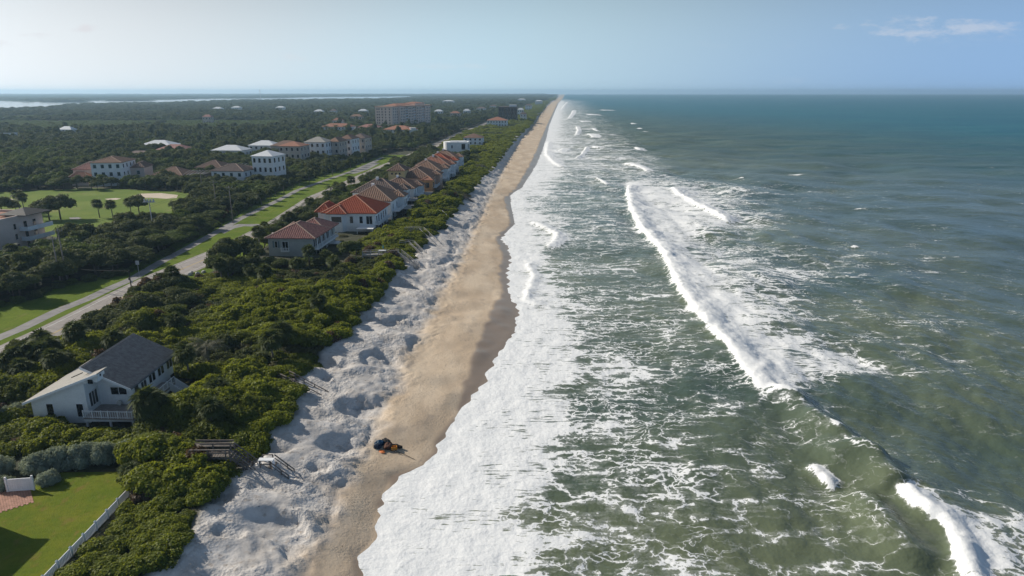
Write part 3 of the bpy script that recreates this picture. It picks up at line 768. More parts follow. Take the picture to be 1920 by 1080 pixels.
# ------------------------------------------------------------------ vegetation
M['seagrape'] = mat_leaf('sea grape leaves', (0.064, 0.098, 0.014), (0.250, 0.280, 0.034), 0.42, 0.55, 0.14)
M['thicket'] = mat_leaf('dark dune leaves', (0.050, 0.076, 0.016), (0.175, 0.202, 0.036), 0.38, 0.6, 0.12)
M['oak'] = mat_leaf('oak leaves', (0.042, 0.058, 0.024), (0.128, 0.148, 0.054), 0.28, 0.65, 0.1)
M['mangrove'] = mat_leaf('bright scrub leaves', (0.050, 0.080, 0.018), (0.125, 0.170, 0.036), 0.33, 0.6, 0.1)
M['silver'] = mat_leaf('silver leaves', (0.170, 0.215, 0.165), (0.330, 0.380, 0.310), 0.25, 0.7, 0.1)
M['olive'] = mat_leaf('olive scrub leaves', (0.06, 0.065, 0.025), (0.135, 0.130, 0.055), 0.3, 0.6, 0.2)
M['rusty'] = mat_leaf('rusty leaves', (0.075, 0.05, 0.03), (0.14, 0.095, 0.06), 0.3, 0.6, 0.2)
M['frond'] = mat_leaf('palm fronds', (0.034, 0.054, 0.016), (0.098, 0.118, 0.036), 0.30, 0.65, 0.12)
M['greyfrond'] = mat_leaf('greyish palm fronds', (0.07, 0.075, 0.05), (0.17, 0.165, 0.115), 0.25, 0.7, 0.12)
M['bark'] = mat_plain('bark', (0.13, 0.10, 0.075), 0.9, 0.3, 3.0)
M['palmbark'] = mat_plain('palm trunk', (0.20, 0.175, 0.145), 0.9, 0.25, 4.0)

def leaf_cloud(lobes, n, size, seed, up=0.45, narrow=1.0, low=-0.35, core=0.80):
    r = np.random.default_rng(seed)
    L = np.array(lobes, float)
    wgt = (L[:, 3] * L[:, 4]); wgt = wgt / wgt.sum()
    k = r.choice(len(L), int(n * 1.7), p=wgt)
    d = r.normal(size=(len(k), 3)); d /= np.linalg.norm(d, axis=1)[:, None]
    d = d[d[:, 2] > low]; k = k[:len(d)]
    rad = 1.12 - 0.42 * r.random(len(d)) ** 1.5
    lump = 0.86 + 0.30 * vnoise(d[:, 0] * 2.6 + k * 7.1, d[:, 1] * 2.6 + d[:, 2] * 3.1, seed)
    C = L[k, :3] + d * L[k, 3:6] * (rad * lump)[:, None]
    keep = np.ones(len(C), bool)
    for j in range(len(L)):
        q = (((C - L[j, :3]) / L[j, 3:6]) ** 2).sum(1)
        keep &= ~((q < 0.55) & (k != j))
    C, d, k = C[keep][:n], d[keep][:n], k[keep][:n]
    m = len(C)
    nr = d * 0.80 + r.normal(size=(m, 3)) * 0.55 + np.array([0, 0, up * .8]); nr /= np.linalg.norm(nr, axis=1)[:, None]
    a = np.cross(nr, r.normal(size=(m, 3))); a /= np.linalg.norm(a, axis=1)[:, None]
    b = np.cross(nr, a)
    s = size * (0.5 + 1.0 * r.random(m))[:, None]
    bend = nr * s * 0.25
    V = np.stack([C - a * s, C - b * s * narrow * 0.75 + bend, C + a * s, C + b * s * narrow * 0.75 + bend], 1).reshape(-1, 3)
    F = np.arange(4 * m).reshape(-1, 4)
    rnd = r.random(m)
    # opaque heart of twigs and leaves inside each lobe
    if core:
        bm = bmesh.new(); bmesh.ops.create_icosphere(bm, subdivisions=2, radius=1)
        iv = np.array([v.co[:] for v in bm.verts]); itf = np.array([[v.index for v in f.verts] for f in bm.faces]); bm.free()
        Vs, Fs = [V], []
        base = len(V)
        tri = []
        for j in range(len(L)):
            lum = 0.80 + 0.4 * vnoise(iv[:, 0] * 2 + j, iv[:, 1] * 2 + iv[:, 2] * 2, seed + j)
            Vs.append(L[j, :3] + iv * L[j, 3:6] * core * lum[:, None]); tri.append(itf + base); base += len(iv)
        V = np.concatenate(Vs); T = np.concatenate(tri)
        T = np.concatenate([T, T[:, 2:3]], 1)
        return V, F, T, rnd
    return V, F, np.zeros((0, 4), int), rnd

def cloud_mesh(name, mat, parts):
    """parts: list of (V, quads, core triangles given as degenerate quads, rnd)."""
    me = bpy.data.meshes.new(name)
    Vs, loops, starts, totals, rn = [], [], [], [], []
    base = 0; ls = 0
    for V, F, T, rnd in parts:
        Vs.append(V)
        loops.append((F + base).ravel()); starts.append(ls + 4 * np.arange(len(F))); totals.append(np.full(len(F), 4)); ls += 4 * len(F)
        if len(T):
            t3 = T[:, :3]; loops.append((t3 + base).ravel()); starts.append(ls + 3 * np.arange(len(t3))); totals.append(np.full(len(t3), 3)); ls += 3 * len(t3)
        rn.append(rnd); rn.append(np.full(len(T), 0.25)); base += len(V)
    V = np.concatenate(Vs); lo = np.concatenate(loops); st = np.concatenate(starts); to = np.concatenate(totals); rr = np.concatenate(rn)
    me.vertices.add(len(V)); me.vertices.foreach_set('co', V.astype(np.float32).ravel())
    me.loops.add(len(lo)); me.loops.foreach_set('vertex_index', lo.astype(np.int32))
    me.polygons.add(len(st)); me.polygons.foreach_set('loop_start', st.astype(np.int32)); me.polygons.foreach_set('loop_total', to.astype(np.int32))
    a = me.attributes.new('rnd', 'FLOAT', 'FACE'); a.data.foreach_set('value', rr.astype(np.float32))
    me.update(calc_edges=True); me.materials.append(mat)
    return me

def dome_lobes(r, n, flat=0.75):
    L = [(0, 0, 0.28, 0.62, 0.62, 0.62 * flat)]
    for i in range(n):
        a = 2 * math.pi * (i + r.random() * 0.7) / n; q = 0.48 + 0.18 * r.random(); s = 0.30 + 0.16 * r.random()
        L.append((q * math.cos(a), q * math.sin(a), 0.14 + 0.36 * r.random() * flat, s, s, s * (0.7 + 0.3 * r.random())))
    for i in range(3):
        a = 6.3 * r.random(); s = 0.26 + 0.12 * r.random()
        L.append((0.3 * math.cos(a), 0.3 * math.sin(a), 0.48 * flat + 0.22 * r.random(), s, s, s * 0.8))
    return L

PROTO = {}
def shrub_protos(key, mat, nvar, n, size, seed, flat=0.8, **kw):
    PROTO[key] = []
    for i in range(nvar):
        r = np.random.default_rng(seed + i)
        PROTO[key].append(cloud_mesh('foliage_' + key, M[mat], [leaf_cloud(dome_lobes(r, 6 + i % 3, flat), n, size, seed + 10 * i, **kw)]))
shrub_protos('seagrape', 'seagrape', 6, 2700, 0.072, 400)
shrub_protos('thicket', 'thicket', 5, 2700, 0.066, 440)
shrub_protos('silver', 'silver', 3, 4600, 0.068, 480, 0.85, narrow=0.35, up=0.8)
shrub_protos('olive', 'olive', 3, 1800, 0.085, 500, 0.6, narrow=0.4, up=0.7)
shrub_protos('rusty', 'rusty', 2, 1800, 0.075, 520)
shrub_protos('oakbush', 'oak', 5, 2400, 0.070, 540, 0.85)
shrub_protos('scrub', 'mangrove', 4, 2600, 0.060, 560, 0.8)

def limb_trunk(r, h, spread):
    m = MB()
    top = Vector((r.normal() * .15, r.normal() * .15, h * 0.5))
    m.tube([(0, 0, -0.5), (top.x * .4, top.y * .4, h * .25), top], [0.24, 0.19, 0.15], 7)
    for i in range(4):
        a = 2 * math.pi * (i + r.random() * .6) / 4
        m.tube([top, (top.x + spread * .4 * math.cos(a), top.y + spread * .4 * math.sin(a), h * .66), (spread * .8 * math.cos(a), spread * .8 * math.sin(a), h * .80)], [0.12, 0.08, 0.04], 5)
    return m.mesh('trunk', M['bark'], True)

TREES = {}
def tree_protos(key, mat, nvar, seed, h, rad, n, size):
    TREES[key] = []
    for i in range(nvar):
        r = np.random.default_rng(seed + i)
        L = [(0, 0, h * .66, rad * .62, rad * .62, h * .26)]
        for j in range(8):
            a = 2 * math.pi * (j + .7 * r.random()) / 8; q = rad * (0.42 + .28 * r.random()); s = rad * (.28 + .16 * r.random())
            L.append((q * math.cos(a), q * math.sin(a), h * (.50 + .28 * r.random()), s, s, s * (.65 + .3 * r.random())))
        for j in range(3):
            a = 6.3 * r.random(); s = rad * (.26 + .12 * r.random()); L.append((rad * .3 * math.cos(a), rad * .3 * math.sin(a), h * (.80 + .08 * r.random()), s, s, s * .75))
        TREES[key].append((limb_trunk(r, h, rad), cloud_mesh('crown', M[mat], [leaf_cloud(L, n, size, seed + 20 * i, core=0.72)])))
tree_protos('oak', 'oak', 5, 600, 7.0, 4.1, 3000, 0.23)
M['oakgreen'] = mat_leaf('dull green leaves', (0.042, 0.062, 0.022), (0.126, 0.154, 0.050), 0.30, 0.65, 0.1)
tree_protos('green', 'oakgreen', 4, 640, 6.5, 3.7, 3000, 0.22)
tree_protos('bright', 'mangrove', 3, 680, 6.0, 3.6, 2800, 0.22)

# palms ----------------------------------------------------------------
def frond_mesh(name, mat, L, droop, width, seed, fan=False):
    r = np.random.default_rng(seed)
    V, F = [], []
    def quad(a, b, c, d):
        n = len(V); V.extend([a, b, c, d]); F.append((n, n + 1, n + 2, n + 3))
    if fan:                                   # costapalmate fan of the cabbage palm
        st = L * 0.45
        quad((-.02, 0, 0), (.02, 0, 0), (.02, st, .10 * L), (-.02, st, .10 * L))
        for k in range(13):
            a = R(-100 + 200 * k / 12) + r.normal() * .05; l = L * 0.62 * (0.85 + .3 * r.random())
            d = np.array([math.sin(a), math.cos(a), 0.0]); p0 = np.array([0, st * .96, .10 * L]); s = np.array([d[1], -d[0], 0]) * width
            p1 = p0 + d * l * .6 + np.array([0, 0, 0.02 * L]); p2 = p0 + d * l + np.array([0, 0, -l * (.28 + .3 * r.random())])
            quad(p0, p1 - s, p2, p1 + s)
    else:                                     # pinnate arching frond
        n = 14
        P = [np.array([0, L * u * (1 - .12 * droop * u), L * (0.42 * u - droop * u * u)]) for u in np.linspace(0, 1, n + 1)]
        for i in range(n):
            quad(P[i] + (-.03, 0, 0), P[i] + (.03, 0, 0), P[i + 1] + (.02, 0, 0), P[i + 1] + (-.02, 0, 0))
            if i < 2: continue
            l = width * math.sin(math.pi * (0.12 + 0.84 * i / n)) ** .7
            fw = (P[i + 1] - P[i]); 
            for sg in (-1, 1):
                tip = P[i] + fw * 1.5 + np.array([sg * l * (.85 + .3 * r.random()), 0, -l * (.35 + .35 * r.random())])
                quad(P[i], P[i] + fw * .75, tip + fw * .18, tip)
    V = np.array(V, float); F = np.array(F)
    return np_mesh(name, V, F, M[mat], False, {'rnd': ('FACE', r.random(len(F)))})

FR = {'cabbage': [frond_mesh('frond', 'frond', 2.3, 0, .14, 700 + i, True) for i in range(3)],
      'coconut': [frond_mesh('frond', 'frond', 3.1, .75, .75, 710 + i) for i in range(3)],
      'grey': [frond_mesh('frond', 'greyfrond', 3.4, .85, .8, 720 + i) for i in range(3)]}

def palm_parts(kind, h, seed):
    """Trunk mesh and frond placements of one palm."""
    r = np.random.default_rng(seed)
    lx, ly = r.normal() * .05 * h, r.normal() * .05 * h
    tr = MB().tube([(0, 0, -.4), (lx * .3, ly * .3, h * .4), (lx * .75, ly * .75, h * .8), (lx, ly, h)], [.22, .17, .15, .14], 7).mesh('trunk', M['palmbark'], True)
    pl = []
    n = 30 if kind == 'cabbage' else 17
    for i in range(n):
        az = i * 2.399 + r.normal() * .2
        if kind == 'cabbage': el = R(75 - 125 * (i / n) + r.normal() * 8)
        else: el = R(52 - 62 * (i / n) + r.normal() * 6)
        s = .85 + .3 * r.random()
        pl.append(((lx, ly, h - .05), (el, 0, az), (s, s, s), int(r.integers(3))))
    return tr, pl

def palm_crown_mesh(kind, pl, name='crown'):
    Vs, Fs, rr, b = [], [], [], 0
    for loc, rot, s, v in pl:
        me = FR[kind][v]
        co = np.empty(len(me.vertices) * 3, np.float32); me.vertices.foreach_get('co', co); co = co.reshape(-1, 3)
        mat = Matrix.LocRotScale(Vector(loc), __import__('mathutils').Euler(rot).to_quaternion(), Vector(s))
        A = np.array(mat)
        Vs.append(co @ A[:3, :3].T + A[:3, 3]); f = np.empty(len(me.loops), np.int32); me.loops.foreach_get('vertex_index', f)
        Fs.append(f.reshape(-1, 4) + b); b += len(co); rr.append(np.random.default_rng(b).random(len(me.polygons)))
    return np_mesh(name, np.concatenate(Vs), np.concatenate(Fs), FR[kind][0].materials[0], False, {'rnd': ('FACE', np.concatenate(rr))})

PALMS = {}
for kind, hs in (('cabbage', (4.2, 5.2, 6.4)), ('coconut', (5.0, 6.2, 7.5)), ('grey', (4.0, 4.5, 5.0))):
    PALMS[kind] = []
    for i, h in enumerate(hs):
        tr, pl = palm_parts(kind, h, 730 + i * 7 + len(kind))
        PALMS[kind].append((tr, pl, palm_crown_mesh(kind, pl), h))

def put_palm(x, y, kind, h, label, group=None, near=False, z=ZL, name=None):
    tr, pl, crown, h0 = min(PALMS[kind], key=lambda q: abs(q[3] - h))
    o = empty(name or ('cabbage_palm' if kind == 'cabbage' else 'palm_tree'), (x, y, z), rng.random() * 6.28, label, 'palm tree', group)
    s = h / h0; o.scale = ((1 + s) / 2,) * 2 + (s,)
    link('trunk', tr, o)
    if near:
        for loc, rot, sc, v in pl: link('frond', FR[kind][v], o, loc, rot, sc)
    else: link('crown', crown, o)
    return o

# ------------------------------------------------------------------ where things stand: clearings for buildings
CLEAR = []       # (x, y, half width, half depth, rot) oriented rectangles without trees
def clear_rect(x, y, hw, hd, rot=0.0): CLEAR.append((x, y, hw, hd, rot))
def blocked(X, Y, pad=0.0):
    X = np.asarray(X, float); Y = np.asarray(Y, float)
    b = np.zeros(X.shape, bool)
    for x, y, hw, hd, rot in CLEAR:
        c, s = math.cos(-rot), math.sin(-rot)
        lx = (X - x) * c - (Y - y) * s; ly = (X - x) * s + (Y - y) * c
        b |= (np.abs(lx) < hw + pad) & (np.abs(ly) < hd + pad)
    return b
#@@PART3
# ------------------------------------------------------------------ buildings
M['white'] = mat_plain('white stucco', (0.74, 0.745, 0.74), 0.75, 0.06, 0.5)
M['trim'] = mat_plain('white painted trim', (0.78, 0.78, 0.78), 0.5, 0.05, 0.8)
M['grey'] = mat_plain('grey green stucco', (0.40, 0.405, 0.385), 0.8, 0.08, 0.7)
M['beige'] = mat_plain('pinkish beige stucco', (0.62, 0.485, 0.41), 0.8, 0.07, 0.3)
M['tan'] = mat_plain('tan stucco', (0.50, 0.42, 0.35), 0.8, 0.08, 0.4)
M['yellow'] = mat_plain('ochre yellow stucco', (0.55, 0.43, 0.22), 0.8, 0.08, 0.4)
M['orange'] = mat_plain('orange stucco', (0.56, 0.27, 0.11), 0.8, 0.08, 0.4)
M['pink'] = mat_plain('salmon stucco', (0.58, 0.37, 0.27), 0.8, 0.08, 0.4)
M['dark'] = mat_plain('dark screen frame', (0.045, 0.042, 0.04), 0.7, 0.2, 1.0)
M['browntower'] = mat_plain('brown concrete', (0.13, 0.105, 0.09), 0.8, 0.15, 0.3)
M['wood'] = mat_plain('weathered wood', (0.17, 0.145, 0.125), 0.85, 0.3, 2.5)
M['greywood'] = mat_plain('silvered wood', (0.36, 0.345, 0.325), 0.85, 0.2, 2.0)
M['deckwood'] = mat_plain('brown deck boards', (0.33, 0.28, 0.25), 0.85, 0.2, 2.0)
M['shingle'] = mat_plain('charcoal shingles', (0.150, 0.155, 0.160), 0.85, 0.30, 1.8, 0.2, 0.6, 14)
M['shingle_pale_sunlit'] = mat_plain('pale sunlit shingles', (0.33, 0.315, 0.285), 0.85, 0.14, 1.4, 0.2, 0.5, 14)  # on the near side roof the paleness is sunlight put into the colour
M['metalroof'] = mat_plain('white metal roof', (0.66, 0.67, 0.68), 0.45, 0.06, 0.6)
def tile_mat(name, c, var): return mat_plain(name, c, 0.75, var, 1.6, 0.2, 0.4, 6)
M['roof_red'] = tile_mat('bright terracotta tiles', (0.36, 0.085, 0.040), 0.22)
M['roof_pink'] = tile_mat('faded terracotta tiles', (0.34, 0.165, 0.135), 0.35)
M['roof_brown'] = tile_mat('brown tiles', (0.200, 0.122, 0.088), 0.28)
M['roof_tan'] = tile_mat('sandy tiles', (0.265, 0.160, 0.108), 0.22)
M['roof_grey'] = tile_mat('grey brown tiles', (0.165, 0.122, 0.104), 0.25)
M['roof_terra'] = tile_mat('orange terracotta tiles', (0.33, 0.155, 0.10), 0.2)
M['mortar'] = mat_plain('pale mortar ridge', (0.38, 0.27, 0.21), 0.85, 0.2, 2.0)
M['mortar_red'] = mat_plain('ridge tiles', (0.50, 0.24, 0.15), 0.8, 0.2, 2.0)
t = NT('window glass'); t.base((0.012, 0.015, 0.020), 0.08, spec=0.6); M['glass'] = t.m
t = NT('greenish window glass'); t.base((0.010, 0.040, 0.050), 0.08, spec=0.7); M['glassgreen'] = t.m
M['screen'] = mat_plain('insect screen', (0.035, 0.034, 0.033), 0.9, 0.2, 1.0)
M['shutter'] = mat_plain('blue grey shutter', (0.16, 0.21, 0.23), 0.7, 0.1, 1.0)
M['ac'] = mat_plain('cream enamel', (0.55, 0.54, 0.50), 0.6, 0.1, 1.0)

FACE = {'S': 0.0, 'E': 90.0, 'N': 180.0, 'W': -90.0}
_win = {}
def win_mesh(w, h, fm, gm, mull):
    k = (round(w, 2), round(h, 2), fm, gm, mull)
    if k not in _win:
        f = 0.09 if w > 0.7 else 0.06
        m = MB().box(-w / 2 - f, -w / 2, -.08, .02, -f, h + f).box(w / 2, w / 2 + f, -.08, .02, -f, h + f)
        m.box(-w / 2, w / 2, -.085, .02, -f, 0).box(-w / 2, w / 2, -.08, .02, h, h + f)
        for i in range(1, mull): m.box(-w / 2 + w * i / mull - .04, -w / 2 + w * i / mull + .04, -.07, .02, 0, h)
        g = MB().box(-w / 2, w / 2, -.03, .01, 0, h)
        _win[k] = (m.mesh('window', M[fm]), g.mesh('pane', M[gm]))
    return _win[k]

class Bld:
    def __init__(s, name, label, x, y, rot=0.0, z=ZL, cat='house', group=None):
        s.r = empty(name, (x, y, z), R(rot), label, cat, group); s.x, s.y, s.rot = x, y, R(rot)
    def clear(s, hw, hd, ox=0, oy=0):
        c, sn = math.cos(s.rot), math.sin(s.rot)
        clear_rect(s.x + ox * c - oy * sn, s.y + ox * sn + oy * c, hw, hd, s.rot); return s
    def part(s, mb, name, mat, parent=None, smooth=False): return mb.build(name, M[mat], parent or s.r, smooth)
    def box(s, name, mat, x0, x1, y0, y1, z0, z1, parent=None): return s.part(MB().box(x0, x1, y0, y1, z0, z1), name, mat, parent)
    def win(s, face, plane, u, z, w, h, fm='trim', gm='glass', mull=1, name='window'):
        """Window on a wall: plane is the wall's x or y, u runs along it, z is the sill."""
        a, b = win_mesh(w, h, fm, gm, mull)
        loc = (u, plane, z) if face in 'SN' else (plane, u, z)
        o = link(name, a, s.r, loc, (0, 0, R(FACE[face]))); link('pane', b, o); return o
    def wins(s, face, plane, us, z, w, h, **k):
        for u in us: s.win(face, plane, u, z, w, h, **k)
    def rail(s, pts, z, h=1.0, mat='trim', gap=0.5, name='railing', parent=None):
        m = MB()
        for (x0, y0), (x1, y1) in zip(pts, pts[1:]):
            L = math.hypot(x1 - x0, y1 - y0); n = max(1, int(L / gap)); dx, dy = (x1 - x0) / n, (y1 - y0) / n
            m.bar((x0, y0, z + h), (x1, y1, z + h), .11, .07); m.bar((x0, y0, z + .12), (x1, y1, z + .12), .07, .06)
            for i in range(n + 1):
                big = (i % 4 == 0)
                m.bar((x0 + dx * i, y0 + dy * i, z - (.0)), (x0 + dx * i, y0 + dy * i, z + h + (.12 if big else -.02)), .13 if big else .045)
        return s.part(m, name, mat, parent)
    def balcony(s, x0, x1, y0, y1, z, mat='trim', rail='trim', solid=False):
        b = s.box('balcony', mat, x0, x1, y0, y1, z - .22, z)
        if solid: s.part(MB().box(x1 - .12, x1, y0, y1, z + .002, z + 1.0).box(x0, x1 - .122, y0, y0 + .12, z + .002, z + 1.0), 'parapet', rail, b)
        else: s.rail([(x0 + .06, y0 + .06), (x1 - .06, y0 + .06), (x1 - .06, y1 - .06)], z, 1.0, rail, .4, 'railing', b)
        return b
    def hip(s, x0, x1, y0, y1, z, rise, over=.6, mat='roof_brown', tiles=True, cap='mortar', step=.62, run=None, gable=''):
        """Hipped roof over a rectangle; gable = letters of the ends ('S', 'N', 'W', 'E') left upright."""
        x0 -= over; x1 += over; y0 -= over; y1 += over
        w, d = x1 - x0, y1 - y0; cx, cy = (x0 + x1) / 2, (y0 + y1) / 2
        A, B, C, D = (x0, y0, z), (x1, y0, z), (x1, y1, z), (x0, y1, z)
        if d >= w:
            q = (run or w / 2)
            R0 = (cx, y0 + (0 if 'S' in gable else q), z + rise); R1 = (cx, y1 - (0 if 'N' in gable else q), z + rise)
            if R1[1] < R0[1]: R0 = R1 = (cx, cy, z + rise)
            faces = [(A, B, R0, R0), (B, C, R1, R0), (C, D, R1, R1), (D, A, R0, R1)]
        else:
            q = (run or d / 2)
            R0 = (x0 + (0 if 'W' in gable else q), cy, z + rise); R1 = (x1 - (0 if 'E' in gable else q), cy, z + rise)
            faces = [(A, B, R1, R0), (B, C, R1, R1), (C, D, R0, R1), (D, A, R0, R0)]
        m = MB(); n = [A, B, C, D, R0, R1]; low = [(p[0], p[1], z - .2) for p in (A, B, C, D)]
        vs = n + low
        if d >= w: fs = [(0, 1, 4), (1, 2, 5, 4), (2, 3, 5), (3, 0, 4, 5)]
        else: fs = [(0, 1, 5, 4), (1, 2, 5), (2, 3, 4, 5), (3, 0, 4)]
        fs += [(0, 6, 7, 1), (1, 7, 8, 2), (2, 8, 9, 3), (3, 9, 6, 0), (9, 8, 7, 6)]
        roof = s.part(m.add(vs, fs), 'roof', mat)
        if tiles:
            t_ = MB()
            for a, b, c, dd in faces:
                a, b, c, dd = map(Vector, (a, b, c, dd)); e = b - a; L = e.length; u = e / L
                top = (c + dd) / 2 - a; up = top - u * top.dot(u); T = up.length; up = up / T; nrm = u.cross(up)
                sl = max((dd - a).dot(u), 1e-3); sr = max((b - c).dot(u), 1e-3)
                k = int(L / step)
                for i in range(k):
                    p = (i + .5) * L / k; tm = T * min(1, p / sl, (L - p) / sr)
                    if tm < .3: continue
                    hw = L / k * .30
                    st = a + u * p; en = st + up * (tm - .05)
                    q = [st - u * hw, st - u * hw * .5 + nrm * .12, st + u * hw * .5 + nrm * .12, st + u * hw]
                    q2 = [v + (en - st) for v in q]
                    t_.add(q + q2, [(0, 1, 5, 4), (1, 2, 6, 5), (2, 3, 7, 6), (0, 3, 2, 1), (4, 5, 6, 7)])
            o = s.part(t_, 'roof_tiles', mat, roof); o['kind'] = 'stuff'
        if cap:
            c_ = MB()
            for p, q in ((A, R0), (B, R0 if d >= w else R1), (C, R1), (D, R1 if d >= w else R0), (R0, R1)):
                if math.dist(p, q) > .3: c_.bar((p[0], p[1], p[2] + .06), (q[0], q[1], q[2] + .06), .30, .22)
            s.part(c_, 'ridge_caps', cap, roof)
        return roof

# ---- near white house with charcoal roof -------------------------------------------------
b = Bld('beach_house', 'white clapboard house with steep charcoal roof, sunlit side roof and rear deck', 0, 0, 0, 0)
W1 = MB()
# west wing: front wall follows the single pitch of the sunlit side roof
pw = [(-68.9, 88.6), (-60.9, 88.6), (-60.9, 100.0), (-68.9, 100.0)]
zr = lambda x: 7.55 + .397 * (x + 69.4)
def siding(m, x0, x1, y, z0, ztop0, ztop1, n=0):
    m.add([(x0, y, z0), (x1, y, z0), (x1, y, ztop1), (x0, y, ztop0), (x0, y + .25, z0), (x1, y + .25, z0), (x1, y + .25, ztop1), (x0, y + .25, ztop0)],
          [(0, 1, 2, 3), (5, 4, 7, 6), (0, 4, 5, 1), (1, 5, 6, 2), (2, 6, 7, 3), (3, 7, 4, 0)])
siding(W1, -68.9, -60.9, 88.6, 3.2, zr(-68.9) - .1, zr(-60.9) - .1)
W1.box(-68.9, -68.65, 88.852, 103.5, 3.2, 7.6).box(-61.15, -60.9, 88.852, 103.5, 3.2, 10.6)
b.part(W1, 'wall', 'white')
# recessed main wall under the charcoal roof, gable raked to the right
G = MB(); siding(G, -60.898, -55.9, 91.6, 5.4, 11.2, 8.75); G.box(-56.15, -55.9, 91.852, 103.6, 3.2, 8.7).box(-60.9, -56.152, 103.3, 103.55, 3.2, 9.0)
b.part(G, 'wall', 'white')
b.box('clerestory', 'white', -60.9, -58.95, 88.75, 90.2, 10.3, 10.9)
st = MB(); b.part(MB().add([(-60.9, 88.7, 10.0), (-58.7, 88.7, 11.0), (-58.7, 88.7, 11.55), (-60.9, 88.7, 10.7), (-60.9, 90.3, 10.0), (-58.7, 90.3, 11.0), (-58.7, 90.3, 11.55), (-60.9, 90.3, 10.7)],
       [(0, 1, 2, 3), (5, 4, 7, 6), (0, 4, 5, 1), (1, 5, 6, 2), (2, 6, 7, 3), (3, 7, 4, 0)]), 'gable_end', 'white')
b.part(MB().solid([(-69.6, 87.9, zr(-69.6)), (-58.3, 87.9, zr(-58.3)), (-58.3, 90.5, zr(-58.3)), (-61.9, 90.5, zr(-61.9)), (-61.9, 104.2, zr(-61.9)), (-69.6, 104.2, zr(-69.6))], .18), 'side_roof', 'shingle_pale_sunlit')  # slope facing the sun, its brightness painted into the shingles
b.part(MB().solid([(-69.62, 87.8, zr(-69.62) + .02), (-58.28, 87.8, zr(-58.28) + .02), (-58.28, 87.89, zr(-58.28) + .02), (-69.62, 87.89, zr(-69.62) + .02)], .34), 'fascia', 'trim')
rf = b.part(MB().solid([(-62.0, 90.1, 12.05), (-55.3, 90.3, 8.55), (-55.3, 104.6, 8.55), (-62.0, 104.4, 12.05)], .2), 'roof', 'shingle')
b.part(MB().solid([(-62.02, 90.0, 12.07), (-55.28, 90.2, 8.57), (-55.28, 90.29, 8.57), (-62.02, 90.09, 12.07)], .36), 'fascia', 'trim', rf)
# courses of shingles laid as thin steps
cs = MB()
for i in range(1, 24):
    f = i / 24; x = -62 + 6.7 * f; z = 12.05 - 3.5 * f
    cs.bar((x, 90.13 + .2 * f, z + .012), (x, 104.42 + .2 * f, z + .012), .05, .035)
o = b.part(cs, 'shingles', 'shingle', rf); o['kind'] = 'stuff'
b.box('wall', 'white', -68.64, -61.16, 103.25, 103.5, 3.2, 7.6)
for u in (-66.3, -62.0): b.win('S', 88.6, u, 5.0, .95, 2.0, 'trim')
b.win('E', -60.9, 90.2, 6.2, 1.9, 2.1, 'trim', mull=3)
b.win('E', -58.7, 89.2, 11.05, .4, .35, 'trim'); b.win('S', 88.7, -59.9, 10.15, .55, .5, 'dark')
b.win('S', 91.6, -57.9, 7.1, 2.3, 1.15, 'trim', mull=2)
b.win('E', -55.9, 92.6, 6.9, 1.1, 1.3, 'trim')
b.win('E', -55.9, 94.6, 5.7, 1.5, 2.2, 'trim', mull=2, name='patio_door')
for y in (96.6, 97.6, 99.3, 100.3, 102.1, 103.0): b.win('E', -55.9, y, 6.7, .85, 1.7, 'trim')
b.win('E', -55.9, 101.4, 3.4, 1.5, 1.5, 'dark'); b.win('E', -55.9, 103.0, 3.3, .9, 2.0, 'dark', name='door')
dk = b.part(MB().prism([(-60.85, 87.2), (-53.6, 86.8), (-53.6, 99.5), (-55.85, 99.5), (-55.85, 91.55), (-60.85, 91.55)], 5.3, 5.5), 'deck', 'deckwood')
b.part(MB().box(-60.8, -53.65, 87.22, 87.34, 4.9, 5.28).box(-53.8, -53.66, 87.36, 99.4, 4.9, 5.28), 'deck_beam', 'trim', dk)
b.rail([(-60.8, 87.25), (-57.2, 87.05), (-53.7, 86.9), (-53.7, 99.4)], 5.5, 1.05, 'trim', .32, 'railing', dk)
for x, y in ((-60.6, 87.5), (-57.2, 87.4), (-53.9, 87.2), (-53.9, 91), (-53.9, 95), (-53.9, 99)): b.part(MB().box(x - .12, x + .12, y - .12, y + .12, 2.5, 5.29), 'post', 'trim', dk)
sm = MB()
for i in range(9): sm.box(-53.5 + .27 * i, -53.2 + .27 * i, 97.6, 99.2, 5.1 - .19 * i, 5.16 - .19 * i)
sp = b.part(sm, 'stairs', 'trim')
for y in (97.5, 99.3): b.part(MB().add([(-53.6, y, 5.0), (-51.0, y, 3.2), (-51.0, y, 4.5), (-53.6, y, 6.4), (-53.6, y + .08, 5.0), (-51.0, y + .08, 3.2), (-51.0, y + .08, 4.5), (-53.6, y + .08, 6.4)], [(0, 1, 2, 3), (5, 4, 7, 6), (0, 4, 5, 1), (1, 5, 6, 2), (2, 6, 7, 3), (3, 7, 4, 0)]), 'stair_rail', 'trim', sp)
b.part(MB().tube([(-57.9, 91.42, 5.9), (-57.9, 91.1, 5.9)], [.36, .36], 14), 'fan_unit', 'ac')
b.part(MB().bar((-65.5, 93, zr(-65.5) + .05), (-64.0, 93.4, zr(-64.0) + .05), .25, .12), 'roof_shadow_bar', 'dark')  # dark bar standing in for a shadow on the side roof
clear_rect(-62.2, 95.5, 8.2, 9.5); clear_rect(-55.5, 89.0, 3.6, 4.0); clear_rect(-52.0, 96.5, 3.2, 5.0)

